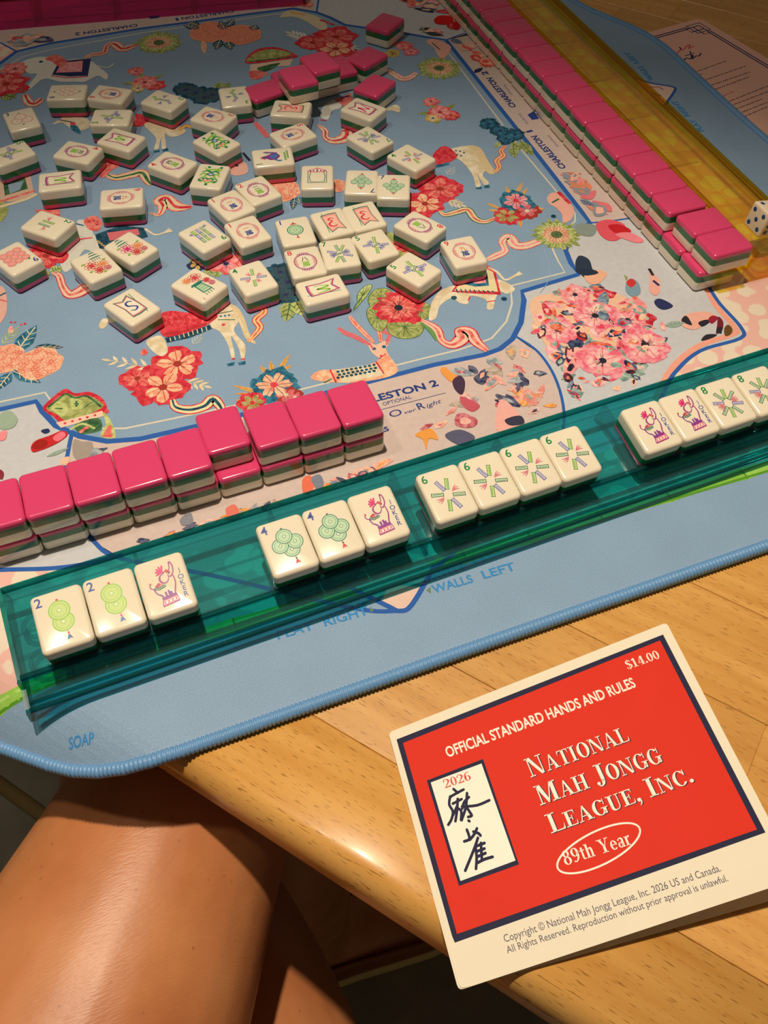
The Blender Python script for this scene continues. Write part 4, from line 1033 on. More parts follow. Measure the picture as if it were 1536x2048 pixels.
UP = [('pink_back', tmesh('tile_pink_low', arc(0, rb, False) + [lv(0, 3.5)], PINKT)), ('green_layer', tmesh('tile_green_low', [lv(0, 3.5), lv(0, 7.9)], GREENT)),
      ('ivory_face', tmesh('tile_ivory_top', [lv(0, 7.9)] + arc(TH, rt, True), CREAMT))]
DN = [('ivory_face', tmesh('tile_ivory_low', arc(0, 1.5, False) + [lv(0, 6.7)], CREAMT)), ('green_layer', tmesh('tile_green_high', [lv(0, 6.7), lv(0, 11.3)], GREENT)),
      ('pink_back', tmesh('tile_pink_top', [lv(0, 11.3)] + arc(TH, 1.8, True), PINKT))]

# --- faces, drawn in mm on a 23 x 30 face
C_RED = glaze('#d8434a'); C_PINK = glaze('#dd7c8c'); C_MAG = glaze('#a23a86'); C_PLUM = glaze('#8d3f94'); C_BLUE = glaze('#34489c'); C_GRN = glaze('#1f8a4c'); C_LIME = glaze('#8fc84a'); C_LG = glaze('#c6dc86')
C_TEAL = glaze('#2f7a6e'); C_MINT = glaze('#bcdcb4'); C_STEEL = glaze('#7b83b8'); C_LAV = glaze('#c9c6dd'); C_PALE = glaze('#e3ecd2'); C_DK = glaze('#2e4a48'); C_SKY = glaze('#4a78b8'); C_SAL = glaze('#f5a79a'); C_ORG = glaze('#f0905a'); C_IV = glaze('#f4ecd6'); C_HOT = glaze('#e0307c'); C_NAVY = glaze('#2c3a80')
FACES = {}
SCALE = dict(windE=1.2, windW=1.2, windN=1.2, windS=1.2, green_dragon=1.25, peony0=1.15, peony1=1.15, peony2=1.12, bam2=1.2, bam3=1.3, bam4=1.08, bam5=1.1, bam7=1.08, bam9=1.05, dot3=1.2, dot9=1.15, dot6=1.1, dot7=1.1, rooster=1.1, bam6=1.1, bam8=1.08, joker=1.06, dot2=1.05, dot4=1.05)
def face(name, fn, num=None, numc=None):
    if name in FACES: return FACES[name]
    q = Pr(TH + .02, .004); fn(q); k = SCALE.get(name, 1.0); q.v = [(a * k, c * k - (k - 1) * (1.5 if num else 0), z) for a, c, z in q.v]; parts = [('motif', mesh_mm('face_' + name, q.v, q.f, q.m, q.mi))]
    if num:
        q = Pr(TH + .02, .004); q.text(num, -8.2, 8.4, 4.8, numc, bold=.016); parts.append(('numeral', mesh_mm('num_' + name, q.v, q.f, q.m, q.mi)))
    FACES[name] = parts
    return parts
def stick(q, x, y, ang, l, fill, edge, w=1.7):
    c, s = math.cos(ang), math.sin(ang)
    def T(a, b): return (x + a * c - b * s, y + a * s + b * c)
    h = l / 2
    q.poly([T(-h, -w / 2 - .12), T(-h + .5, -w / 2), T(h - .5, -w / 2), T(h, -w / 2 - .12), T(h, w / 2 + .12), T(h - .5, w / 2), T(-h + .5, w / 2), T(-h, w / 2 + .12)], edge)
    q.poly([T(-h + .3, -w / 2 + .28), T(h - .3, -w / 2 + .28), T(h - .3, w / 2 - .28), T(-h + .3, w / 2 - .28)], fill)
    q.stroke([T(-h + .9, -w * .1), T(h - .9, -w * .1)], .22, edge)
def fan(q, x, y, ang, col, l=3.6):
    for d in (-.35, 0, .35):
        a = ang + d; q.stroke([(x, y), (x + l * .55 * math.cos(a + .12), y + l * .55 * math.sin(a + .12)), (x + l * math.cos(a), y + l * math.sin(a))], [.25, .55, .1], col, smooth=3)
def bam(n):
    def fn(q):
        G, B, D = (C_LG, C_GRN), (C_LAV, C_BLUE), (C_MINT, C_DK)
        leafc = C_PINK if n in (4, 6, 8, 2) else C_STEEL
        if n in (4, 5):
            for a, m in ((75, G), (255, G), (165, B), (345, B)): stick(q, 4.8 * math.cos(R(a)), 5.2 * math.sin(R(a)) - .6, R(a), 5.9, *m, w=1.9)
            for a in ((15, 110, 195, 290) if n == 4 else (140, 110, 320, 290)): fan(q, 2.4 * math.cos(R(a)), 2.4 * math.sin(R(a)) - .6, R(a), leafc, 3.8)
            if n == 5: stick(q, 0, -.6, R(28), 5.2, *D)
        elif n in (6, 7, 8):
            sp = {6: ((72, G), (252, G), (112, B), (292, B), (166, D), (346, D)), 7: ((62, G), (242, G), (98, D), (278, D), (155, B), (335, B)), 8: ((80, G), (260, G), (120, D), (300, D), (165, B), (345, B), (40, D), (220, D))}[n]
            for a, m in sp: stick(q, 5.0 * math.cos(R(a)), 5.7 * math.sin(R(a)) - 1.0, R(a), 5.9, *m, w=1.9)
            for a in (22, 202) if n == 6 else (20, 180, 0, 200): fan(q, 2.6 * math.cos(R(a)), 2.6 * math.sin(R(a)) - .8, R(a), leafc, 4.0)
            if n == 7: stick(q, 0, -.8, R(15), 5.4, *D)
        elif n == 2:
            stick(q, -1.6, -.2, R(90), 7.6, *G); stick(q, 1.6, -.8, R(90), 7.6, *D); fan(q, 2.6, 0, R(20), leafc, 4); fan(q, -2.6, -1, R(200), leafc, 4)
        elif n == 3:
            stick(q, 0, 4.2, R(60), 5.2, *B); stick(q, 0, -.5, R(95), 5.0, *D); stick(q, .6, -5.2, R(60), 5.2, *G); fan(q, 2, 0, R(10), C_STEEL, 4); fan(q, -2, -1, R(190), C_STEEL, 4)
        else:
            for i in range(3):
                for j in range(3): stick(q, -3.4 + 3.4 * i, 4.2 - 5.0 * j, R(90), 4.8, *((B, G, D)[(i + j) % 3]), w=2.2)
            fan(q, 5, -4, R(-60), C_STEEL, 3); fan(q, -4.6, -7, R(200), C_STEEL, 3)
    return face('bam%d' % n, fn, str(n), C_GRN)
def coin(q, x, y, r, fill, edge, hole=True):
    q.disc(x, y, r, mat=edge, n=28); q.disc(x, y, r * .89, mat=fill, n=28)
    q.ring(x, y, r * .68, r * .68, r * .05, edge)
    if hole:
        k = r * .27; q.poly([(x - k, y), (x, y - k), (x + k, y), (x, y + k)], edge); k *= .68; q.poly([(x - k, y), (x, y - k), (x + k, y), (x, y + k)], C_IV)
def tassel(q, x, y, c1, c2, l=3.2):
    q.stroke([(x, y), (x + .2, y - l * .5)], .3, c1); q.disc(x + .1, y - l * .3, .45, mat=c1, n=8)
    q.poly([(x - .3, y - l * .5), (x + .6, y - l * .5), (x + 1.5, y - l), (x + .5, y - l * .9), (x - 1.0, y - l)], c2)
def dot(n):
    def fn(q):
        if n == 1:
            q.poly([(-2.6, 7.2), (0, 8.4), (2.6, 7.4), (1.0, 6.8), (-1.2, 6.8)], C_RED); q.disc(0, 8.6, .5, mat=C_DK, n=8); coin(q, 0, .6, 5.6, C_MINT, C_TEAL); tassel(q, 0, -5, C_DK, C_RED, 3.6)
        elif n == 2:
            q.disc(0, 9.2, .6, mat=C_RED, n=8); coin(q, .6, -1.6, 4.7, C_LG, C_LIME); coin(q, 0, 4.1, 4.7, C_LG, C_LIME); tassel(q, 1.4, -6.2, C_HOT, C_SKY, 4.2)
        elif n == 3:
            for x, y in ((3.2, -1.4), (-3.2, -1.4), (0, 2.8)): coin(q, x, y, 3.6, C_IV, C_PINK)
            q.poly([(-1, 7.4), (0, 8.2), (1, 7.4)], C_GRN); q.poly([(-1, -6), (0, -7.4), (1, -6)], C_GRN)
        elif n == 4:
            q.disc(0, 8.7, .6, mat=C_TEAL, n=8)
            for x, y in ((1.3, -2.8), (4.0, .7), (-3.2, .4), (0, 4.6)): coin(q, x, y, 3.9, C_MINT, C_TEAL)
            tassel(q, 1.7, -6.6, C_DK, C_RED, 3.8)
        elif n == 7:
            for x, y in ((0, -5), (-2.6, -2), (2.6, -2), (-4.6, .8), (0, .8), (4.6, .8), (0, 4.4)): coin(q, x, y, 2.4, C_MINT, C_TEAL)
            q.stroke([(-1.6, 7.4), (1.6, 7.4)], .5, C_RED); q.stroke([(0, 6.6), (0, 9)], .5, C_RED); q.stroke([(0, -7.2), (0, -9.4)], .5, C_RED); q.stroke([(-1.2, -7.8), (1.2, -7.8)], .4, C_RED)
        elif n == 6:
            for x, y in ((0, 6), (-2.6, 3), (2.6, 3), (-4, 0), (0, 0), (4, 0), (-2.6, -3), (2.6, -3), (0, -6)): coin(q, x, y, 2.5, C_IV, C_PINK, False)
            q.poly([(-.8, 8.6), (0, 10), (.8, 8.6)], C_GRN); q.poly([(-.8, -8.6), (0, -10), (.8, -8.6)], C_GRN)
        else:
            for i in range(3):
                for j in range(3): coin(q, -4.4 + 4.4 * i, 3.8 - 4.4 * j, 2.6, C_SAL, C_PINK, True)
            q.poly([(-6, 5.6), (-5, 7.6), (-4.4, 5.8)], C_GRN)
    return face('dot%d' % n, fn, str(n) if n != 6 else '6', C_BLUE)
HAN = {1: '\u4e00', 2: '\u4e8c', 3: '\u4e09', 4: '\u56db', 5: '\u4e94', 6: '\u516d', 8: '\u516b', 9: '\u4e5d'}
def crak(n):
    def fn(q):
        ringc = {1: C_PINK, 9: C_PINK, 3: C_PINK, 5: C_PINK}.get(n, C_MAG)
        q.ring(0, -.4, 7.3, 8.0, .6, ringc, n=30); q.ring(0, -.4, 6.5, 7.2, .28, ringc, n=30)
        for a in (90, 270):
            for d in (-24, -12, 0, 12, 24): q.ring(7.2 * math.cos(R(a + d)), -.4 + 8.2 * math.sin(R(a + d)), .9, 1.2, .4, ringc, n=8)
        for a in (0, 180):
            for d in (-18, 0, 18): q.ring(6.3 * math.cos(R(a + d)), -.4 + 7 * math.sin(R(a + d)), 1.0, 1.0, .35, C_PINK, n=8)
        c1 = {1: C_ORG, 2: C_GRN, 3: C_SAL, 4: C_DK, 5: C_ORG, 8: C_DK, 9: C_ORG}.get(n, C_RED)
        c2 = {2: C_LIME, 4: C_LIME, 8: C_LIME}.get(n, C_BLUE)
        q.text(HAN[n], 0, .8, 3.4, c1, bold=.012); q.text('\u842c', 0, -5.2, 4.3, c2, bold=.012)
    return face('crak%d' % n, fn, str(n), C_RED)
def wind(l):
    def fn(q):
        fill, edge, lc = {'E': (C_SAL, C_TEAL, C_RED), 'W': (C_IV, C_PLUM, C_LIME), 'N': (C_IV, C_PLUM, C_HOT), 'S': (C_IV, C_TEAL, C_BLUE)}[l]
        q.stroke([(-3.2, 9.4), (-4.6, -8.8)], .4, C_GRN)
        fl = [(-4.8, 7.6), (0, 8.4), (4.6, 8.0), (4.2, 0), (5.6, -8.6), (1.2, -6.2), (-3.4, -9.0), (-4.6, -1)]
        def sc(k): return [(p[0] * k + .25, p[1] * k) for p in fl]
        q.poly(sc(1.0), edge); q.poly(sc(.91), C_PINK if l in 'WNS' else C_SAL)
        if l == 'E': q.poly(sc(.72), glaze('#f9c6b6'))
        else: q.poly(sc(.80), C_IV); q.stroke([(-3.2, 5.2), (-3.2, 6.2), (-1.8, 6.4)], .3, C_LIME); q.stroke([(3.4, -5.2), (3.6, -6.0), (2.4, -5.4)], .3, C_LIME)
        S = {'E': [(1.9, 2.9), (0.2, 4.0), (-1.4, 2.9), (.4, 1.0), (-1.8, -.6), (-1.9, -2.8), (.2, -4.0), (2.1, -2.9)],
             'W': [(-3.0, 3.4), (-2.6, -.6), (-1.6, -3.6), (-.2, 1.8), (.2, 2.6), (.6, -2.0), (1.4, -3.6), (2.6, .6), (2.6, 3.6)],
             'N': [(-2.6, -3.6), (-1.9, 1.0), (-1.5, 3.6), (.2, .4), (1.4, -3.4), (1.7, .6), (2.8, 3.8)],
             'S': [(2.2, 2.6), (.4, 4.0), (-1.8, 2.6), (-.4, .5), (1.4, -.8), (1.4, -3.2), (-.6, -4.0), (-2.2, -2.8)]}[l]
        q.stroke(S, [.5, .8, 1.0, .8, 1.1, 1.1, .9, .5, .5][:len(S)], lc, smooth=6, caps=True)
    return face('wind' + l, fn)
def green_dragon():
    def fn(q):
        for pts, m, w in (([(-5, 7.5), (-2, 5.5), (1, 6.4), (4, 5.2), (5.4, 7.6)], C_LIME, 1.5), ([(-5.4, 3.2), (-2.6, 4.6), (0, 3.6), (2.8, 4.4), (5.2, 2.4)], C_GRN, 1.3), ([(-5.6, -1), (-4.4, 2.0), (-2.2, .6), (-3.4, -2.0), (-5.2, -3.6)], C_LIME, 1.4),
                          ([(5.6, -.6), (4.2, 1.8), (2.4, .2), (3.8, -2.2), (5.4, -4)], C_LIME, 1.4), ([(-3.6, -4.2), (-1.6, -2.6), (0, -3.4), (1.8, -2.4), (3.4, -4.4)], C_GRN, 1.2), ([(-4.2, -7), (-2, -5.4), (0, -7.4), (2, -5.6), (4.4, -7.4)], C_LIME, 1.2)):
            q.stroke(pts, [.5, w, w, w, .5], m, smooth=6)
        q.poly([(-2.4, 1.6), (0, 3.0), (2.6, 1.4), (.2, -.4)], C_TEAL, 4); q.poly([(-1.2, 1.5), (.2, 2.3), (1.4, 1.3), (.1, .4)], C_LAV, 4)
        for x, y, m in ((-.2, -4.6, C_ORG), (-1.6, -5.2, C_SAL), (1.2, -4.4, C_SAL), (-4.6, -5.2, C_TEAL), (4.4, -5.6, C_TEAL), (0, -8.6, C_TEAL), (-2.4, 8.2, C_GRN), (4.6, 8.6, C_GRN), (3.2, 7.0, C_LIME)): q.disc(x, y, 1.0, mat=m, n=9)
        for s in (-1, 1): q.ring(4.0 * s, -4.4, 1.5, 1.5, .5, C_GRN, n=12)
    return face('green_dragon', fn)
def soap():
    def fn(q):
        q.poly([(-7.4, 6.0), (-6, 8.4), (-3.4, 9.4), (0, 11.2), (3.4, 9.4), (6, 8.4), (7.4, 6.0)], C_PINK); q.poly([(-6.3, 6.4), (-4.6, 8.0), (0, 9.8), (4.6, 8.0), (6.3, 6.4)], C_IV)
        for x, y in ((0, 8.6), (-2.6, 7.4), (2.6, 7.4), (-4.8, 6.9), (4.8, 6.9), (0, 6.8)): q.disc(x, y, .8, mat=C_MAG, n=8); q.disc(x, y, .35, mat=C_DK, n=6)
        for s in (-1, 1):
            q.stroke([(6.6 * s, 6), (6.6 * s, -7.6)], .5, C_TEAL); q.stroke([(4.7 * s, 5.2), (5.6 * s, 0), (4.8 * s, -6.6)], .5, C_TEAL)
        q.stroke([(-5, 5.6), (5, 5.6)], .35, C_PINK); q.stroke([(-4.8, -6.4), (4.8, -6.4)], .4, C_TEAL); q.stroke([(-6.6, -7.6), (6.6, -7.6)], .4, C_TEAL)
    return face('soap', fn)
def peony(k):
    def fn(q):
        rr = random.Random(k)
        def pe(x, y, r, m):
            for j, s in enumerate((1, .68, .38)):
                for i in range(6):
                    a = i * 1.047 + j * .5; q.ring(x + r * s * .55 * math.cos(a), y + r * s * .55 * math.sin(a), r * s * .48, r * s * .42, .3, m, n=10)
        if k < 2:
            ox = 2.5 if k == 0 else -1.5
            for i, (w, y) in enumerate(((4.4, 5.0), (3.4, 7.4), (2.2, 9.6))):
                q.poly([(ox - w, y), (ox - w * .5, y + 1.4), (ox + w * .5, y + 1.4), (ox + w, y), (ox + w * .6, y + .5), (ox - w * .6, y + .5)], C_TEAL)
            for x in (-2, -.7, .7, 2): q.stroke([(ox + x, 5), (ox + x, 2.6)], .35, C_DK)
            pe(-2.4, 0, 4.2, C_HOT if k else C_RED); pe(3.4, -2.0, 3.4, C_ORG); pe(-.4, -6.0, 3.0, C_RED); pe(4.4, -6.6, 2.0, C_PINK)
            for x, y in ((-6, 3.4), (5.8, 1.2), (1.6, -9), (-5, -5)): q.poly([(x - 1.2, y), (x, y + .7), (x + 1.2, y + .2), (x, y - .5)], C_LIME, 3)
        else:
            q.poly([(-3, 8), (3.6, 7.2), (3.0, -1), (-2.4, -.4)], C_TEAL); q.poly([(-2.2, 7.2), (2.8, 6.5), (2.3, -.2), (-1.8, .4)], C_MINT)
            for y in (1.2, 3.0, 4.8): q.stroke([(-2.2, y + .4), (2.6, y)], .3, C_TEAL)
            for x in (-2.4, -.6, 1.2, 3): q.stroke([(x, 8), (x + .2, 10)], .5, C_TEAL)
            q.poly([(-4.4, -.2), (4.8, -1), (3.4, -2.6), (-3.2, -2)], C_TEAL)
            pe(-2.8, -6, 4.0, C_RED); pe(2.2, -7.4, 2.6, C_ORG); pe(-5.6, .6, 2.2, C_RED); pe(-6, 4.4, 2.0, C_PINK); q.text('1', 7.0, 10.0, 2.0, C_PINK)
    return face('peony%d' % k, fn)
def rooster():
    def fn(q):
        for x in (-2.4, -.6): stick(q, x + 1.5, -7.8, 0, 9.5, C_LG, C_GRN, 1.2) if x < -2 else stick(q, 1.2, -9.6, 0, 9.5, C_LG, C_GRN, 1.2)
        q.poly([(-1, 7.4), (-2.4, 6.4), (-2.2, 4.4), (-4, 1.6), (-3.2, -2.4), (0, -4.6), (3, -3), (4.2, 0), (2.2, 3), (1.2, 5.6), (.6, 7.2)], C_PLUM, 4); q.poly([(-1.4, 2), (1.6, 1.6), (2.4, -1.6), (0, -3), (-2.2, -1)], C_SKY, 4)
        for i in range(4): q.stroke([(2 + .6 * i, -3), (4.6 + .4 * i, .4 + 1.2 * i), (3.6 + .6 * i, 4.6 + .6 * i)], [.9, .8, .2], (C_TEAL, C_SKY, C_NAVY, C_PLUM)[i], smooth=4)
        for i in range(3): q.stroke([(-3 - .3 * i, 0 - i), (-5 - .5 * i, -2 - .8 * i), (-4.6 - .4 * i, -5 - .4 * i)], [.6, .8, .2], C_SKY, smooth=4)
        q.poly([(-1.4, 7), (-1.6, 8.6), (-.6, 7.8), (0, 8.8), (.4, 7.2)], C_RED); q.disc(-.6, 6.2, .9, mat=C_TEAL, n=9); q.poly([(-2.4, 6.2), (-3.6, 5.8), (-2.2, 5.4)], C_ORG)
    return face('rooster', fn, '1', C_GRN)
def joker():
    def fn(q):
        E_ = C_PLUM
        q.stroke([(4.9, 9.6), (4.2, 9.9), (4.0, 8.6), (3.4, 6.4), (1.6, 6.2), (.2, 5.6)], [.7, .7, .5, .5, .5, .5], C_MAG, smooth=5)
        q.stroke([(4.9, 9.6), (5.3, 7.6), (4.9, 5.0), (3.6, 3.2), (2.6, 3.4), (2.2, 4.4)], [.6, .6, .6, .7, .5, .3], C_MAG, smooth=5)
        q.stroke([(1.0, 5.6), (-1.0, 4.6), (-1.6, 2.6), (-.6, 1.0), (1.0, .8), (2.2, 2.2), (2.4, 4.0)], [.4, .7, .9, .8, .6, .4, .3], C_MAG, smooth=5)
        q.stroke([(4.4, 3.4), (4.6, 0), (3.9, -2.6), (3.1, -5.0)], [.5, .6, .7, .6], C_MAG, smooth=5)
        q.stroke([(-2.2, 1.2), (-4.2, -.2), (-5.0, -1.0), (-4.2, -3.4), (-2.8, -4.6), (-1.8, -6.2)], [.4, .5, .6, .6, .8, .6], E_, smooth=5)
        q.stroke([(-5.0, -.8), (-6.2, .0), (-6.4, 1.4), (-5.6, 1.8)], [.5, .5, .5, .2], C_MAG, smooth=5); q.disc(-6.0, 2.2, .5, mat=C_RED, n=7)
        for x, y in ((-.8, -3.4), (.6, -3.0), (1.6, -3.8)): q.stroke([(x, y), (x + .2, y - 2.8)], [.9, 1.0], E_)
        q.poly([(-3.0, -5.8), (3.6, -5.0), (3.8, -6.4), (-2.8, -7.2)], E_); q.poly([(-2.6, -7.2), (3.6, -6.5), (4.2, -9.2), (-3.4, -9.9)], C_IV)
        q.stroke([(-2.8, -7.2), (3.8, -6.4)], .4, C_MAG); q.stroke([(-3.4, -9.9), (4.2, -9.2)], .7, C_MAG); q.stroke([(-2.7, -7.1), (-3.4, -9.9)], .4, C_MAG); q.stroke([(3.7, -6.4), (4.2, -9.2)], .4, C_MAG)
        for i in range(4): q.stroke([(-2.8 + 1.7 * i, -7.1 + .2 * i), (-1.6 + 1.7 * i, -9.6 + .2 * i)], .3, C_HOT); q.stroke([(-1.4 + 1.7 * i, -7.0 + .2 * i), (-2.9 + 1.7 * i, -9.7 + .2 * i)], .3, C_HOT)
        for a in range(5): q.stroke([(.3, 6.2), (.3 + 2.6 * math.cos(R(80 + 30 * a)), 6.4 + 2.6 * math.sin(R(80 + 30 * a)))], [.5, .9], C_HOT, caps=True)
        for i in range(6): q.stroke([(1.4 + .3 * i, 6.0 - .35 * i), (2.2 + .3 * i, 7.0 - .3 * i)], .3, C_RED)
        for x, y in ((-2.6, .8), (-3.4, .2), (-1.8, .2), (-2.8, -.2)): q.ring(x, y, .7, .6, .3, C_RED, n=8)
        for x, y in ((-4.0, -.8), (-2.8, -1.2), (-1.6, -.9), (-.6, -.6)): q.ring(x, y, .7, .5, .35, C_TEAL, n=8)
        q.disc(3.0, 5.2, .3, mat=C_NAVY, n=6)
    parts = face('joker', fn)
    if len(parts) == 1:
        for i, ch in enumerate('JOKER'):
            q = Pr(TH + .02, .004); q.text(ch, 7.9, (4.2 if ch == 'J' else 3.4 - 3.05 * i), (2.1 if ch == 'J' else 2.6), C_BLUE, bold=.014); parts.append(('letter', mesh_mm('letter_' + ch, q.v, q.f, q.m, q.mi)))
    return parts
FN = {'W': lambda: wind('W'), 'N': lambda: wind('N'), 'E': lambda: wind('E'), 'S': lambda: wind('S'), 'GD': green_dragon, 'SOAP': soap, 'P0': lambda: peony(0), 'P1': lambda: peony(1), 'P2': lambda: peony(2), 'B1': rooster, 'J': joker}
def get_face(code):
    if code in FN: return FN[code]()
    return {'b': bam, 'd': dot, 'c': crak}[code[0]](int(code[1:]))

def tile(label, x, y, z, rotz, code=None, group=None, rx=0.0):
    root = empty('mahjong_tile', M3(x, y, z), (rx, 0, rotz))
    tag(root, label, 'tile', group)
    for nm, me in (UP if code else DN): top = link(nm, me, root)
    if code:
        for nm, me in get_face(code): link(nm, me, top)          # painted on the ivory face
    return root

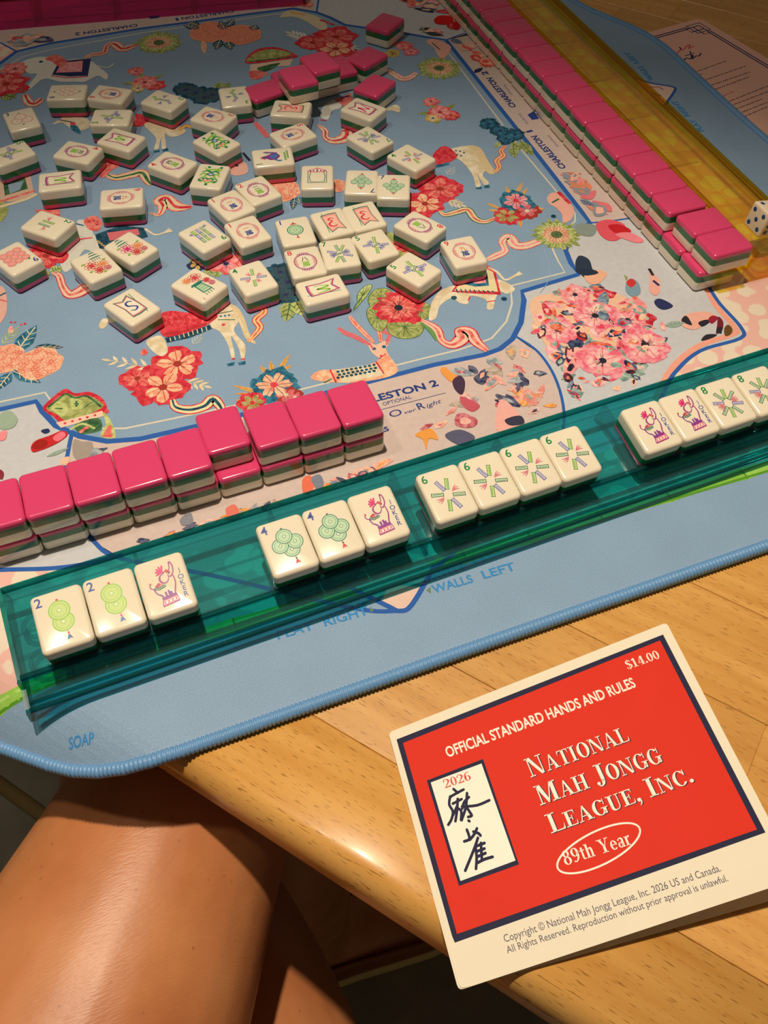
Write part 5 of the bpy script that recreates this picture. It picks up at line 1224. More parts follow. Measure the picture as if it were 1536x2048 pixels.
def fit(quad, z):
    """pose of a tile from the pixels of its top-face corners (TL, TR, BR, BL of the face), top face at height z"""
    P = [un(px, py, z) for px, py in quad]
    cx = sum(p.x for p in P) / 4; cy = sum(p.y for p in P) / 4
    ux = (P[0].x + P[1].x - P[2].x - P[3].x) / 4; uy = (P[0].y + P[1].y - P[2].y - P[3].y) / 4      # up axis
    vx = (P[1].x + P[2].x - P[0].x - P[3].x) / 4; vy = (P[1].y + P[2].y - P[0].y - P[3].y) / 4      # right axis
    a = math.atan2(uy, ux) - math.pi / 2; b = math.atan2(vy, vx)
    d = (b - a + math.pi) % (2 * math.pi) - math.pi
    return cx, cy, a + d * .45, math.hypot(ux, uy) * 2, math.hypot(vx, vy) * 2
CROP = {'A': (0, 0), 'B': (400, 0), 'D': (0, 300), 'E': (330, 300), 'F': (700, 300)}
LOOSE = [
 ('A', [(268, 602), (290, 503), (535, 505), (520, 605)], 'd6', 'six-coin pink tile, far left pair, lying sideways'),
 ('A', [(510, 585), (580, 505), (800, 535), (745, 640)], 'c9', 'far-left red nine-character tile touching the pink coin tile'),
 ('A', [(1135, 595), (1030, 690), (840, 605), (925, 530)], 'b3', 'three-bamboo tile lying alone beside the dark blue flowers'),
 ('A', [(1520, 640), (1340, 655), (1300, 525), (1475, 505)], 'b3', 'upside-down three-bamboo tile touching the face-down pink heap'),
 ('A', [(5, 665), (170, 628), (258, 775), (85, 805)], 'd3', 'three-coin pink tile at the far left edge'),
 ('A', [(522, 752), (555, 652), (800, 655), (790, 762)], 'b5', 'five-bamboo tile lying sideways behind a green W tile'),
 ('A', [(868, 822), (790, 928), (570, 845), (680, 760)], 'W', 'green W flag tile in front of the sideways five-bamboo tile'),
 ('A', [(130, 825), (235, 935), (0, 1018), (-105, 908)], 'b5', 'bamboo tile cut off by the left edge of the photo'),
 ('A', [(625, 890), (535, 990), (305, 935), (400, 838)], 'c4', 'red four-character tile left of the green W tile'),
 ('A', [(1430, 700), (1345, 785), (1138, 705), (1210, 628)], 'c3', 'red three-character tile in front of the upside-down three-bamboo tile'),
 ('A', [(1160, 850), (1275, 768), (1450, 868), (1310, 935)], 'GD', 'green dragon tile turned sideways behind the other green dragon'),
 ('A', [(1200, 968), (1390, 990), (1320, 1150), (1125, 1130)], 'GD', 'upright green dragon tile beside the red four-character tile'),
 ('A', [(880, 985), (980, 908), (1190, 980), (1085, 1065)], 'c4', 'red four-character tile touching the upright green dragon'),
 ('D', [(225, 258), (222, 140), (490, 112), (497, 228)], 'W', 'green W flag tile lying sideways at the left'),
 ('D', [(862, 228), (875, 338), (588, 352), (590, 242)], 'c9', 'nine-character tile lying sideways alone at the left'),
 ('D', [(472, 447), (355, 540), (108, 455), (210, 352)], 'b2', 'two-bamboo tile at the left'),
 ('D', [(268, 685), (112, 768), (-80, 615), (75, 535)], 'd9', 'nine-coin pink tile at the left edge'),
 ('D', [(408, 655), (592, 575), (742, 728), (555, 808)], 'P0', 'peony and pagoda tile touching the blue S tile'),
 ('D', [(610, 565), (745, 472), (968, 615), (820, 700)], 'P1', 'peony and pagoda tile behind the other peony tile'),
 ('D', [(978, 975), (825, 1065), (608, 905), (755, 815)], 'S', 'blue S flag tile, nearest at the left'),
 ('D', [(1380, 818), (1235, 930), (1012, 800), (1150, 702)], 'P2', 'peony tile with a lantern and small figure one'),
 ('D', [(1392, 545), (1235, 632), (1060, 487), (1210, 403)], 'b9', 'nine-bamboo tile with three rows of sticks'),
 ('E', [(253, 300), (410, 225), (545, 365), (385, 425)], 'c1', 'one-character tile leaning against the two-character tile'),
 ('E', [(412, 205), (575, 147), (700, 275), (545, 340)], 'c2', 'two-character tile beside the upper one-character tile'),
 ('E', [(357, 445), (530, 390), (637, 525), (460, 590)], 'c1', 'one-character tile beside the nine-bamboo tile'),
 ('E', [(653, 418), (850, 388), (915, 555), (715, 590)], 'd1', 'one-coin tile with a single large green coin'),
 ('E', [(870, 383), (1055, 338), (1145, 485), (945, 545)], 'E', 'red E flag tile beside the one-coin tile'),
 ('E', [(1065, 335), (1230, 297), (1340, 455), (1150, 500)], 'E', 'red E flag tile behind the five-bamboo tile'),
 ('E', [(922, 548), (1115, 520), (1180, 690), (975, 720)], 'b7', 'seven-bamboo tile beside the eight-character tile'),
 ('E', [(712, 595), (910, 560), (975, 745), (772, 790)], 'c8', 'eight-character tile in front of the one-coin tile'),
 ('E', [(1120, 515), (1290, 468), (1410, 620), (1228, 680)], 'b5', 'five-bamboo tile touching the seven-bamboo tile'),
 ('E', [(845, 950), (772, 795), (1045, 728), (1115, 868)], 'W', 'green W flag tile, nearest in the middle of the field'),
 ('E', [(382, 712), (560, 655), (685, 815), (490, 885)], 'b4', 'four-bamboo tile beside the lantern peony tile'),
 ('E', [(820, 82), (1002, 82), (1010, 247), (822, 247)], 'SOAP', 'white dragon tile with an empty arched frame'),
 ('E', [(1270, 278), (1080, 268), (1085, 112), (1280, 118)], 'd7', 'upside-down seven-coin tile, left of the pair'),
 ('E', [(1283, 138), (1468, 142), (1465, 305), (1272, 300)], 'd7', 'upright seven-coin tile, right of the pair'),
 ('B', [(675, 612), (655, 715), (415, 690), (440, 595)], 'E', 'red E flag tile lying sideways under the pink heap'),
 ('B', [(1125, 655), (1030, 735), (845, 655), (925, 575)], 'N', 'magenta N flag tile in front of the pink tiles'),
 ('B', [(612, 722), (705, 822), (505, 895), (412, 797)], 'c5', 'five-character tile behind the rooster tile'),
 ('B', [(1160, 848), (1028, 930), (882, 825), (1012, 740)], 'b7', 'seven-bamboo tile in front of the magenta N tile'),
 ('B', [(1120, 935), (1245, 857), (1420, 950), (1290, 1040)], 'b4', 'four-bamboo tile behind the pair of seven-coin tiles'),
 ('B', [(318, 1012), (302, 900), (548, 877), (580, 985)], 'B1', 'one-bamboo rooster tile lying sideways'),
 ('F', [(583, 462), (465, 572), (260, 450), (378, 350)], 'c8', 'eight-character tile turned sideways on the right'),
 ('F', [(540, 545), (735, 500), (828, 670), (632, 725)], 'c9', 'nine-character tile, rightmost on the field'),
 ('F', [(215, 700), (350, 600), (555, 715), (412, 840)], 'b5', 'five-bamboo tile beside the rightmost nine-character tile'),
 ('B', [(395, 460), (505, 570), (380, 620), (268, 505)], 'down', 'face-down pink tile beside the upside-down three-bamboo tile'),
 ('B', [(465, 405), (620, 375), (712, 495), (555, 540)], 'down15', 'pink tile stacked on top of the heap, nearer one'),
 ('B', [(597, 335), (740, 297), (835, 410), (700, 450)], 'down15', 'pink tile stacked on top of the heap, farther one'),
 ('B', [(700, 360), (860, 330), (955, 430), (800, 470)], 'down', 'face-down pink tile at the right of the heap, partly covered'),
 ('B', [(965, 272), (1130, 352), (1030, 408), (875, 332)], 'down', 'face-down pink tile lying behind the heap at the right'),
 ('B', [(1040, 425), (1165, 495), (1065, 585), (922, 540)], 'down', 'face-down pink tile behind the magenta N tile'),
 ('B', [(1060, 72), (1235, 130), (1165, 200), (985, 135)], 'down', 'face-down pink tile alone at the far side'),
 ('B', [(592, 392), (735, 355), (830, 468), (695, 508)], 'down', 'face-down tile hidden beneath the farther stacked pink tile'),
 ('B', [(425, 440), (572, 405), (655, 500), (505, 540)], 'down', 'face-down tile hidden beneath the nearer stacked pink tile'),
]

Z0 = .65
FIT = []
for crop, quad, code, label in LOOSE:
    ox, oy = CROP[crop]; lift = 0
    if code and code.startswith('down'):
        lift = float(code[4:] or 0); code = None
    q4 = [(ox + a / 3, oy + b / 3) for a, b in quad]
    x, y, r, lu, lvv = fit(q4, Z0 + lift + TH - .5)
    FIT.append((label, round(x, 1), round(y, 1), round(math.degrees(r)), round(lu, 1), round(lvv, 1)))
    tile(label, x, y, Z0 + lift, r, code, 'loose tiles on the playing field')
ORD = ['first', 'second', 'third', 'fourth', 'fifth', 'sixth', 'seventh', 'eighth', 'ninth', 'tenth', 'eleventh', 'twelfth', 'thirteenth', 'fourteenth', 'fifteenth', 'sixteenth', 'seventeenth', 'eighteenth', 'nineteenth']
# right-hand wall, two high
for k in range(-3, 16):
    nth = ORD[15 - k]
    jit = random.Random(k * 7 + 1)
    c = rw((k + .5) * 23.58, TL / 2 + jit.uniform(-.3, .3))
    tile('%s face-down tile from the near end, bottom row of the long right wall' % nth, c[0], c[1], Z0, RA + jit.uniform(-.006, .006) + math.pi, None, 'right wall bottom row')
    dx = 0.64 + jit.uniform(-.3, .3); ds = 1.5
    if k >= 14: dx = 4.2; ds = 3.4
    c = rw((k + .5) * 23.58 + ds, TL / 2 + dx)
    tile('%s pink tile from the near end, top row of the long right wall' % nth, c[0], c[1], Z0 + TH, RA + jit.uniform(-.006, .006), None, 'right wall top row')
# near wall
FX = -70.765
for k in range(-1, 8):
    nth = ORD[7 - k]
    jit = random.Random(k * 5 + 2)
    x = FX + (k + .5) * 23.58
    tile('%s tile from the right end, bottom row of the short near wall' % nth, x, TL / 2 + jit.uniform(-.3, .3), Z0, jit.uniform(-.006, .006), None, 'near wall bottom row')
    x2 = x - 1.1; y2 = TL / 2 - .74
    if k == 4: y2 += 8.2; x2 -= .6
    if k == 5: y2 += 2.4; x2 += .6
    if k == 6: y2 += 1.6; x2 += .5
    if k == 7: y2 += .9; x2 += .9
    tile('%s pink tile from the right end, top row of the short near wall' % nth, x2, y2, Z0 + TH, jit.uniform(-.006, .006), None, 'near wall top row')
# exposed groups lying on the near rack's sloping shelf
SL = math.atan2(18.8 - 12.2, 54 - 12.4)
def rack_tile(x, code, label, dv=0.0, rz=0.0):
    v = 38.6 + dv
    z = 18.8 - (v - 12.4) * math.tan(SL) + .65
    tile(label, x, -22.2 + .0125 * (x + 90.5) - v, z + .12, rz + .0125, code, 'exposed tiles on the teal rack', rx=SL)
for x, code, label in ((-65.2, 'd2', 'ivory two-coin tile at the left end of the teal rack'), (-41.4, 'd2', 'ivory two-coin tile beside the joker, second on the teal rack'), (-17.4, 'J', 'elephant joker tile beside the two-coin tiles on the teal rack'),
                       (42.3, 'd4', 'ivory four-coin tile, left one of the pair on the teal rack'), (66.0, 'd4', 'ivory four-coin tile touching the joker on the teal rack'), (89.8, 'J', 'elephant joker tile beside the four-coin tiles on the teal rack'),
                       (127.0, 'b6', 'six-bamboo tile, leftmost of four on the teal rack'), (150.7, 'b6', 'six-bamboo tile, second of four on the teal rack'), (174.4, 'b6', 'six-bamboo tile, third of four on the teal rack'), (198.1, 'b6', 'six-bamboo tile, rightmost of four on the teal rack'),
                       (247.5, 'J', 'elephant joker tile, left of the two jokers side by side on the teal rack'), (271.3, 'J', 'elephant joker tile touching an eight-bamboo tile on the teal rack'), (295.2, 'b8', 'eight-bamboo tile touching a joker on the teal rack'), (319.2, 'b8', 'eight-bamboo tile at the right end of the teal rack row')):
    rack_tile(x, code, label)

# ------------------------------------------------------------------ league rule card (folded leaflet, cover springing open on the right)
CB, CA = .15, -10.6
def card_z(x, y): return CA + CB * x
def K(px, py):
    d = CAM_R @ Vector(((px - 768) / FPX, -(py - 1024) / FPX, -1.0))
    t = (CA + CB * CAM_P.x - CAM_P.z) / (d.z - CB * d.x)
    p = CAM_P + d * t
    return (p.x, p.y)
def KL(pts): return [K(*p) for p in pts]
CORG = (*K(777, 1465), TZ)
croot = empty('rule_card', M3(*CORG)); tag(croot, 'folded red and white mah jongg rule card dated 2026 on the wooden table', 'rule card')
PAPER = plain('card_paper', '#f2e8d2', .65, .2, var=.03, vscale=90)
def sheet_solid(name, pts, zf, th, mat, root, org):
    k = len(pts); v = [(p[0], p[1], zf(*p)) for p in pts] + [(p[0], p[1], zf(*p) - th) for p in pts]
    f = [tuple(range(k)), tuple(range(k, 2 * k))[::-1]] + [(i, k + i, k + (i + 1) % k, (i + 1) % k) for i in range(k)]
    a = sum(pts[i - 1][0] * pts[i][1] - pts[i][0] * pts[i - 1][1] for i in range(k))
    if a < 0: f = [g[::-1] for g in f]
    return link(name, mesh_mm(name, v, f, mat, origin=org), root)
CQ = KL([(777, 1465), (1333, 1245), (1600, 1756), (917, 1981)])
COVER = sheet_solid('cover', rounded(CQ, 2.0, 3), card_z, .35, PAPER, croot, CORG)
def flat(z): return lambda x, y: z
L2 = [(CQ[0][0] + .3, CQ[0][1] - .2), (CQ[1][0] - .5, CQ[1][1] + .6), (CQ[2][0] + 4.5, CQ[2][1] - 3.0), (CQ[3][0] + .6, CQ[3][1] + .2)]
sheet_solid('inner_leaf', rounded(L2, 2.0, 3), lambda x, y: TZ + .75 + .012 * max(0, x - 44), .3, PAPER, croot, CORG)
sheet_solid('back_leaf', rounded([(p[0] + 1.0, p[1] + .8) for p in L2], 2.0, 3), flat(TZ + .36), .3, PAPER, croot, CORG)
C_CR = plain('card_red', '#e0331f', .62, .15, var=.04, vscale=60); C_CN = plain('card_navy', '#262746', .62, .15, var=.04); C_CW = plain('card_white', '#f6ecdc', .45, .4, var=.02); C_C2 = plain('card_red_ink', '#d8382e', .5, .3, var=.03)
C_GR = plain('card_text_grey', '#4c475c', .5, .3, var=.03)
cz = lambda x, y, z: (x, y, card_z(x, y) + z)
_cz = [.02]
def cprint(name, fn):
    q = Pr(_cz[0], .004, cz); fn(q); _cz[0] = q.z; return q.build(name, COVER, CORG)
cprint('navy_border', lambda q: q.poly(KL([(793, 1479), (1326, 1269), (1531, 1665), (908, 1886)]), C_CN))
cprint('red_panel', lambda q: q.poly(KL([(806, 1486), (1320, 1281), (1514, 1659), (914, 1868)]), C_CR))
cprint('inset_border', lambda q: q.poly(KL([(853.5, 1561), (966, 1518), (1038, 1729), (918, 1772)]), C_CN))
cprint('inset_panel', lambda q: q.poly(KL([(861.5, 1565), (963, 1527), (1031, 1721), (921, 1762)]), C_CW))
# --- a fat-face serif alphabet, drawn from thick stems, hairlines and slab serifs (cap height .73)
_SER = {}
def serif_glyph(c):
    """-> list of polygons in units of the cap height, advance"""
    if c in _SER: return _SER[c]
    P = []; h = .055; s = .19
    def rect(x0, y0, x1, y1): P.append([(x0, y0), (x1, y0), (x1, y1), (x0, y1)])
    def vst(pts, ws, n=5):
        q = catmull([(p[0], p[1], w) for p, w in zip(pts, ws)], n, False); k = len(q); L_ = []; R_ = []
        for i in range(k):
            a, b = q[max(0, i - 1)], q[min(k - 1, i + 1)]; dx, dy = b[0] - a[0], b[1] - a[1]; l = math.hypot(dx, dy) or 1
            w = max(.03, q[i][2]) / 2; L_.append((q[i][0] - dy / l * w, q[i][1] + dx / l * w)); R_.append((q[i][0] + dy / l * w, q[i][1] - dx / l * w))
        for i in range(k - 1): P.append([L_[i], R_[i], R_[i + 1], L_[i + 1]])
    def oval(cx, cy, rx, ry, ix, iy, a0=0, a1=360, n=28):
        o = [(cx + rx * math.cos(R(a0 + (a1 - a0) * i / n)), cy + ry * math.sin(R(a0 + (a1 - a0) * i / n))) for i in range(n + 1)]
        u = [(cx + ix * math.cos(R(a0 + (a1 - a0) * i / n)), cy + iy * math.sin(R(a0 + (a1 - a0) * i / n))) for i in range(n + 1)]
        for i in range(n): P.append([o[i], o[i + 1], u[i + 1], u[i]])
    if c == 'I': rect(.13, 0, .13 + s, 1); rect(0, 0, .45, h); rect(0, 1 - h, .45, 1); adv = .52
    elif c == 'L': rect(.13, 0, .13 + s, 1); rect(0, 0, .76, h); rect(0, 1 - h, .46, 1); P.append([(.76, 0), (.76, .34), (.70, .10), (.60, h)]); adv = .80
    elif c == 'N': rect(.11, 0, .17, 1); rect(0, 0, .3, h); rect(0, 1 - h, .2, 1); P.append([(.09, 1), (.30, 1), (.83, 0), (.76, 0), (.60, 0)][:3] + [(.66, 0)]); rect(.77, 0, .83, 1); rect(.64, 1 - h, .96, 1); adv = 1.0
    elif c == 'A': P.append([(.10, 0), (.16, 0), (.45, .90), (.42, 1)]); P.append([(.40, 1), (.50, 1), (.84, 0), (.62, 0)]); rect(.22, .30, .66, .30 + h); rect(0, 0, .27, h); rect(.52, 0, .94, h); adv = .96
    elif c == 'T': rect(.30, 0, .30 + s, 1); rect(.17, 0, .62, h); rect(.02, 1 - h, .77, 1); P.append([(.02, 1), (.02, .68), (.08, .90), (.18, 1 - h)]); P.append([(.77, 1), (.77, .68), (.71, .90), (.61, 1 - h)]); adv = .82
    elif c == 'O': oval(.43, .5, .42, .52, .21, .47); adv = .90
    elif c in '0': oval(.31, .5, .29, .51, .12, .46); adv = .64
    elif c == 'M': rect(.12, 0, .18, 1); rect(0, 0, .31, h); P.append([(.08, 1), (.32, 1), (.60, .10), (.54, 0), (.49, 0)]); P.append([(.49, 0), (.55, 0), (.90, 1), (.84, 1)]); rect(.84, 0, 1.04, 1); rect(.72, 0, 1.15, h); rect(0, 1 - h, .3, 1); rect(.84, 1 - h, 1.15, 1); adv = 1.2
    elif c == 'H':
        for x in (.12, .66): rect(x, 0, x + s, 1); rect(x - .12, 0, x + s + .12, h); rect(x - .12, 1 - h, x + s + .12, 1)
        rect(.3, .48, .7, .48 + h); adv = 1.02
    elif c == 'J': rect(.28, .12, .28 + s, 1); rect(.14, 1 - h, .60, 1); vst([(.375, .2), (.34, .0), (.20, -.10), (.07, -.02)], [.19, .14, .06, .06]); oval(.09, .05, .085, .085, .001, .001); adv = .64
    elif c == 'E': rect(.13, 0, .13 + s, 1); rect(0, 0, .74, h); rect(0, 1 - h, .70, 1); rect(.3, .49, .52, .49 + h); rect(.48, .36, .53, .68); P.append([(.74, 0), (.74, .34), (.68, .1), (.58, h)]); P.append([(.70, 1), (.70, .70), (.65, .9), (.54, 1 - h)]); adv = .80
    elif c == 'U': rect(.12, .3, .12 + s, 1); rect(0, 1 - h, .44, 1); vst([(.215, .34), (.24, .1), (.42, .0), (.62, .1), (.68, .34), (.68, 1)], [.19, .16, .06, .06, .06, .06]); rect(.56, 1 - h, .82, 1); adv = .88
    elif c == 'C': oval(.43, .5, .42, .52, .21, .47, 42, 322); rect(.74, .62, .79, 1.0); P.append([(.79, .62), (.74, .62), (.62, .86), (.70, .9)]); adv = .86
    elif c == 'G': oval(.43, .5, .42, .52, .21, .47, 42, 330); rect(.62, .04, .62 + s, .44); rect(.50, .40, .92, .40 + h); rect(.74, .64, .79, 1.0); adv = .95
    elif c == 'Y': P.append([(.10, 1), (.32, 1), (.53, .42), (.42, .42)]); P.append([(.72, 1), (.78, 1), (.54, .42), (.48, .42)]); rect(.36, 0, .36 + s, .46); rect(.22, 0, .68, h); rect(0, 1 - h, .42, 1); rect(.62, 1 - h, .92, 1); adv = .90
    elif c == 'R': rect(.13, 0, .13 + s, 1); rect(0, 0, .45, h); rect(0, 1 - h, .5, 1); adv = .9
    elif c == '1': rect(.2, 0, .2 + s, 1); rect(.06, 0, .54, h); P.append([(.2, 1), (.2, .86), (.04, .80), (.04, .84)]); adv = .62
    elif c == '2': vst([(.08, .72), (.12, .93), (.34, .98), (.52, .76), (.40, .46), (.10, .08)], [.14, .08, .07, .19, .12, .05]); rect(.04, 0, .58, .13); rect(.54, 0, .60, .28); adv = .66
    elif c == '4': P.append([(.34, 1), (.40, 1), (.10, .30), (.02, .30)]); rect(.02, .25, .62, .25 + .06); rect(.34, 0, .34 + s, 1); rect(.24, 0, .62, h); adv = .68
    elif c == '6': oval(.32, .30, .29, .31, .12, .26); vst([(.10, .34), (.14, .72), (.34, .97), (.52, .92)], [.16, .14, .07, .10]); adv = .66
    elif c == '9': oval(.32, .69, .29, .31, .12, .26); vst([(.54, .66), (.50, .28), (.30, .03), (.12, .08)], [.16, .14, .07, .10]); adv = .66
    elif c == '8': oval(.32, .26, .30, .28, .13, .23); oval(.32, .76, .25, .25, .10, .2); adv = .66
    elif c == '$': vst([(.52, .76), (.44, .94), (.26, .97), (.10, .80), (.20, .60), (.46, .42), (.52, .22), (.32, .03), (.10, .08), (.06, .26)], [.1, .06, .07, .15, .16, .17, .15, .07, .06, .1]); rect(.28, -.1, .33, 1.1); adv = .62
    elif c == 't': rect(.14, .12, .28, .86); rect(.02, .62, .42, .62 + h); vst([(.21, .14), (.26, .03), (.40, .06)], [.14, .08, .04]); adv = .44
    elif c == 'h': rect(.08, 0, .24, 1); rect(0, 0, .32, h); rect(0, 1 - h, .2, 1); vst([(.22, .55), (.36, .66), (.48, .56), (.48, .0)], [.05, .08, .15, .15]); rect(.36, 0, .64, h); adv = .66
    elif c == 'e': oval(.28, .32, .26, .34, .11, .29, 20, 320); rect(.12, .33, .50, .33 + h); rect(.46, .30, .53, .45); adv = .56
    elif c == 'a': vst([(.10, .52), (.22, .66), (.40, .60), (.42, .40), (.42, .08), (.52, .03)], [.1, .06, .14, .15, .14, .05]); oval(.24, .19, .2, .2, .08, .15); adv = .58
    elif c == 'r': rect(.08, 0, .24, .66); rect(0, 0, .34, h); rect(0, .62, .2, .66); vst([(.22, .48), (.32, .64), (.42, .58)], [.05, .07, .16]); adv = .48
    elif c == '.': oval(.12, .09, .1, .1, .001, .001); adv = .26
    elif c == ',': oval(.12, .09, .1, .1, .001, .001); vst([(.19, .08), (.18, -.08), (.08, -.2)], [.08, .06, .03]); adv = .28
    else: adv = .34
    _SER[c] = (P, adv)
    return _SER[c]
def serif(t, bold=0.0, small=.80):
    v = []; f = []; x = 0
    # capitals that open a word stand taller than the rest (small capitals)
    for i, c in enumerate(t):
        big = (i == 0 or t[i - 1] == ' ') or not c.isupper()
        k = 1.0 if big else small
        pol, adv = serif_glyph(c)
        for p in pol:
            b = len(v); v += [((x + q[0] * k) * .73, q[1] * k * .73) for q in p]; f.append(tuple(range(b, b + len(p))))
        x += adv * k + .02
    return v, f
def ctext(name, t, a, b, top, mat, font=None, bold=.0, shadow=None):
    A = Vector(K(*a)); B = Vector(K(*b)); T = Vector(K(*top)); d = B - A
    h = abs((T - A).cross(d.normalized())) if False else abs((T - A).x * d.normalized().y - (T - A).y * d.normalized().x)
    an = math.atan2(d.y, d.x)
    def fn(q):
        if shadow: q.text(t, (A.x + B.x) / 2 + .35, (A.y + B.y) / 2 - .35, h, shadow, an, bold, width=d.length, font=font)
        q.text(t, (A.x + B.x) / 2, (A.y + B.y) / 2, h, mat, an, bold, width=d.length, font=font)
    cprint(name, fn)
ctext('heading_lettering', 'OFFICIAL STANDARD HANDS AND RULES', (895.4, 1515), (1273, 1373), (892, 1493), C_CW, bold=.022)
ctext('price_lettering', '$14.00', (1256, 1339), (1321, 1316), (1253, 1321), C_CW, serif)
ctext('title_lettering', 'NATIONAL', (1062, 1555), (1260, 1481), (1048, 1519), C_CW, serif, shadow=C_CN)
ctext('title_lettering', 'MAH JONGG', (1081, 1611), (1328.5, 1523), (1068, 1573), C_CW, serif, shadow=C_CN)
ctext('title_lettering', 'LEAGUE, INC.', (1103, 1667), (1389, 1563), (1090, 1630), C_CW, serif, shadow=C_CN)
ctext('year_lettering', '89th Year', (1131, 1731), (1265, 1688), (1127, 1702), C_CW, lambda t, b: serif(t, b, 1))
ctext('date_lettering', '2026', (890, 1577), (943, 1559), (886, 1560), C_C2, lambda t, b: serif(t, b, 1))
ctext('copyright_lettering', 'Copyright \u00a9 National Mah Jongg League, Inc. 2026 US and Canada.', (1010, 1885), (1443, 1742), (1006, 1869), C_GR, bold=.0)
ctext('copyright_lettering', 'All Rights Reserved. Reproduction without prior approval is unlawful.', (1015, 1907), (1457, 1762), (1011, 1892), C_GR, bold=.0)
def ell(q):
    c = Vector(K(1197.6, 1696)); a = (Vector(K(1278.5, 1671)) - Vector(K(1117.5, 1720))) / 2; b = (Vector(K(1217, 1652)) - Vector(K(1177, 1740))) / 2
    q.stroke([tuple(c + a * math.cos(i * math.pi / 24) + b * math.sin(i * math.pi / 24)) for i in range(48)], .75, C_CW, closed=True)
cprint('oval_outline', ell)
BR_ = [[(1250, 240), (1277, 264)], [(1228, 290), (1265, 268), (1312, 243)], [(1230, 285), (1224, 335), (1246, 378), (1238, 425), (1218, 460)], [(1246, 330), (1300, 302)], [(1276, 300), (1272, 370), (1262, 438)], [(1272, 345), (1248, 400)], [(1280, 360), (1298, 378), (1296, 430)],
       [(1302, 348), (1395, 340), (1470, 309)], [(1333, 265), (1326, 350), (1300, 432)], [(1345, 290), (1316, 320), (1304, 360)], [(1330, 352), (1352, 385), (1362, 404), (1340, 412)], [(1342, 434), (1348, 438)],
       [(1332, 490), (1348, 545), (1316, 562)], [(1350, 552), (1376, 520), (1394, 482)], [(1372, 502), (1402, 512), (1416, 526)], [(1400, 540), (1376, 610), (1322, 742)], [(1384, 590), (1392, 660), (1388, 730)], [(1388, 592), (1440, 572)], [(1392, 624), (1440, 606)], [(1396, 656), (1446, 634)], [(1396, 694), (1440, 672), (1490, 657)], [(1418, 572), (1424, 672)]]
for bs in BR_:
    pts = KL([(500 + x / 3.072, 1500 + y / 3.072) for x, y in bs])
    cprint('brush_stroke', lambda q: q.stroke(pts, [1.15] * len(pts), C_CN, smooth=4, caps=True))

# ------------------------------------------------------------------ pink rules sheet half under the mat at the far right
sz = TZ + .35
def S_(px, py): p = un(px, py, sz); return (p.x, p.y)
A_, B_, D_ = Vector(S_(1400, 36)), Vector(S_(1306, 62)), Vector(S_(1536, 117))
e1 = (B_ - A_).normalized(); e2 = (D_ - A_).normalized()
SQ = rounded([tuple(A_), tuple(A_ + e1 * 150), tuple(A_ + e1 * 150 + e2 * 215), tuple(A_ + e2 * 215)], 9, 5)
sorg = (A_.x, A_.y, TZ); sroot = empty('rules_sheet', M3(*sorg)); tag(sroot, 'pink printed rules sheet with a navy border, tucked under the mat at the far right', 'paper sheet')
sheet_solid('paper', SQ, flat(sz), .3, plain('pink_paper', '#f3bfae', .6, .3, var=.03), sroot, sorg)
SN = ink('#39406e'); SK = ink('#4a3a48'); SR = ink('#e0606a')
_sz = [sz + .02]
def sprint(name, fn):
    q = Pr(_sz[0], .003); fn(q); _sz[0] = q.z; q.build(name, sroot, sorg)
def A2(a, b): p = A_ + e1 * a + e2 * b; return (p.x, p.y)
for d_ in (9, 12):
    sprint('border_line', lambda q: q.stroke([A2(140, d_), A2(24, d_)], 1.5, SN)); sprint('border_line', lambda q: q.stroke([A2(d_, 24), A2(d_, 205)], 1.5, SN))
for k_, (a, b, c_, d_) in enumerate(((7, 7, 22, 22), (11, 11, 26, 18), (11, 11, 18, 26))):
    sprint('fret_corner', lambda q: q.stroke([A2(a, b), A2(c_, b), A2(c_, d_), A2(a, d_)], 1.5, SN, closed=True))
rr = random.Random(5)
def line_px(x0, y0, x1, y1, mat):
    A = Vector(S_(x0, y0)); B = Vector(S_(x1, y1)); d = B - A; L_ = d.length; d.normalize(); n_ = Vector((-d.y, d.x)); s = 0
    def fn(q):
        s = 0
        while s < L_:
            w = rr.uniform(2.5, 7); e = min(L_, s + w)
            pts = []; k = max(2, int((e - s) / .9))
            for i in range(k + 1): pts.append(tuple(A + d * (s + (e - s) * i / k) + n_ * (.45 if i % 2 else -.45)))
            q.stroke(pts, .85, mat); q.z -= q.dz; s = e + 1.2
    sprint('text_line', fn)
for x0, y0, x1, y1 in ((1385, 146, 1452, 122), (1392, 152, 1404, 148), (1402, 163, 1492, 132), (1415, 173, 1500, 144), (1424, 181, 1498, 154), (1450, 206, 1536, 172), (1460, 212, 1536, 183), (1470, 219, 1524, 198), (1478, 227, 1536, 204), (1484, 235, 1536, 213)):
    line_px(x0, y0, x1, y1, SK)
line_px(1440, 195, 1467, 183, SR)
sprint('script_title', lambda q: q.stroke([S_(*p) for p in ((1348, 104), (1354, 106), (1362, 98), (1358, 94), (1366, 100), (1374, 92), (1380, 90), (1378, 97), (1388, 92))], 1.3, SR, smooth=5))
sprint('script_title', lambda q: q.stroke([S_(*p) for p in ((1368, 120), (1374, 116), (1380, 118), (1386, 110), (1384, 118), (1392, 112), (1398, 112), (1402, 106))], 1.3, SN, smooth=5))
sprint('script_title', lambda q: q.stroke([S_(*p) for p in ((1370, 112), (1388, 106))], 1.1, SN)); sprint('script_title', lambda q: q.stroke([S_(*p) for p in ((1380, 102), (1384, 118))], 1.1, SN))

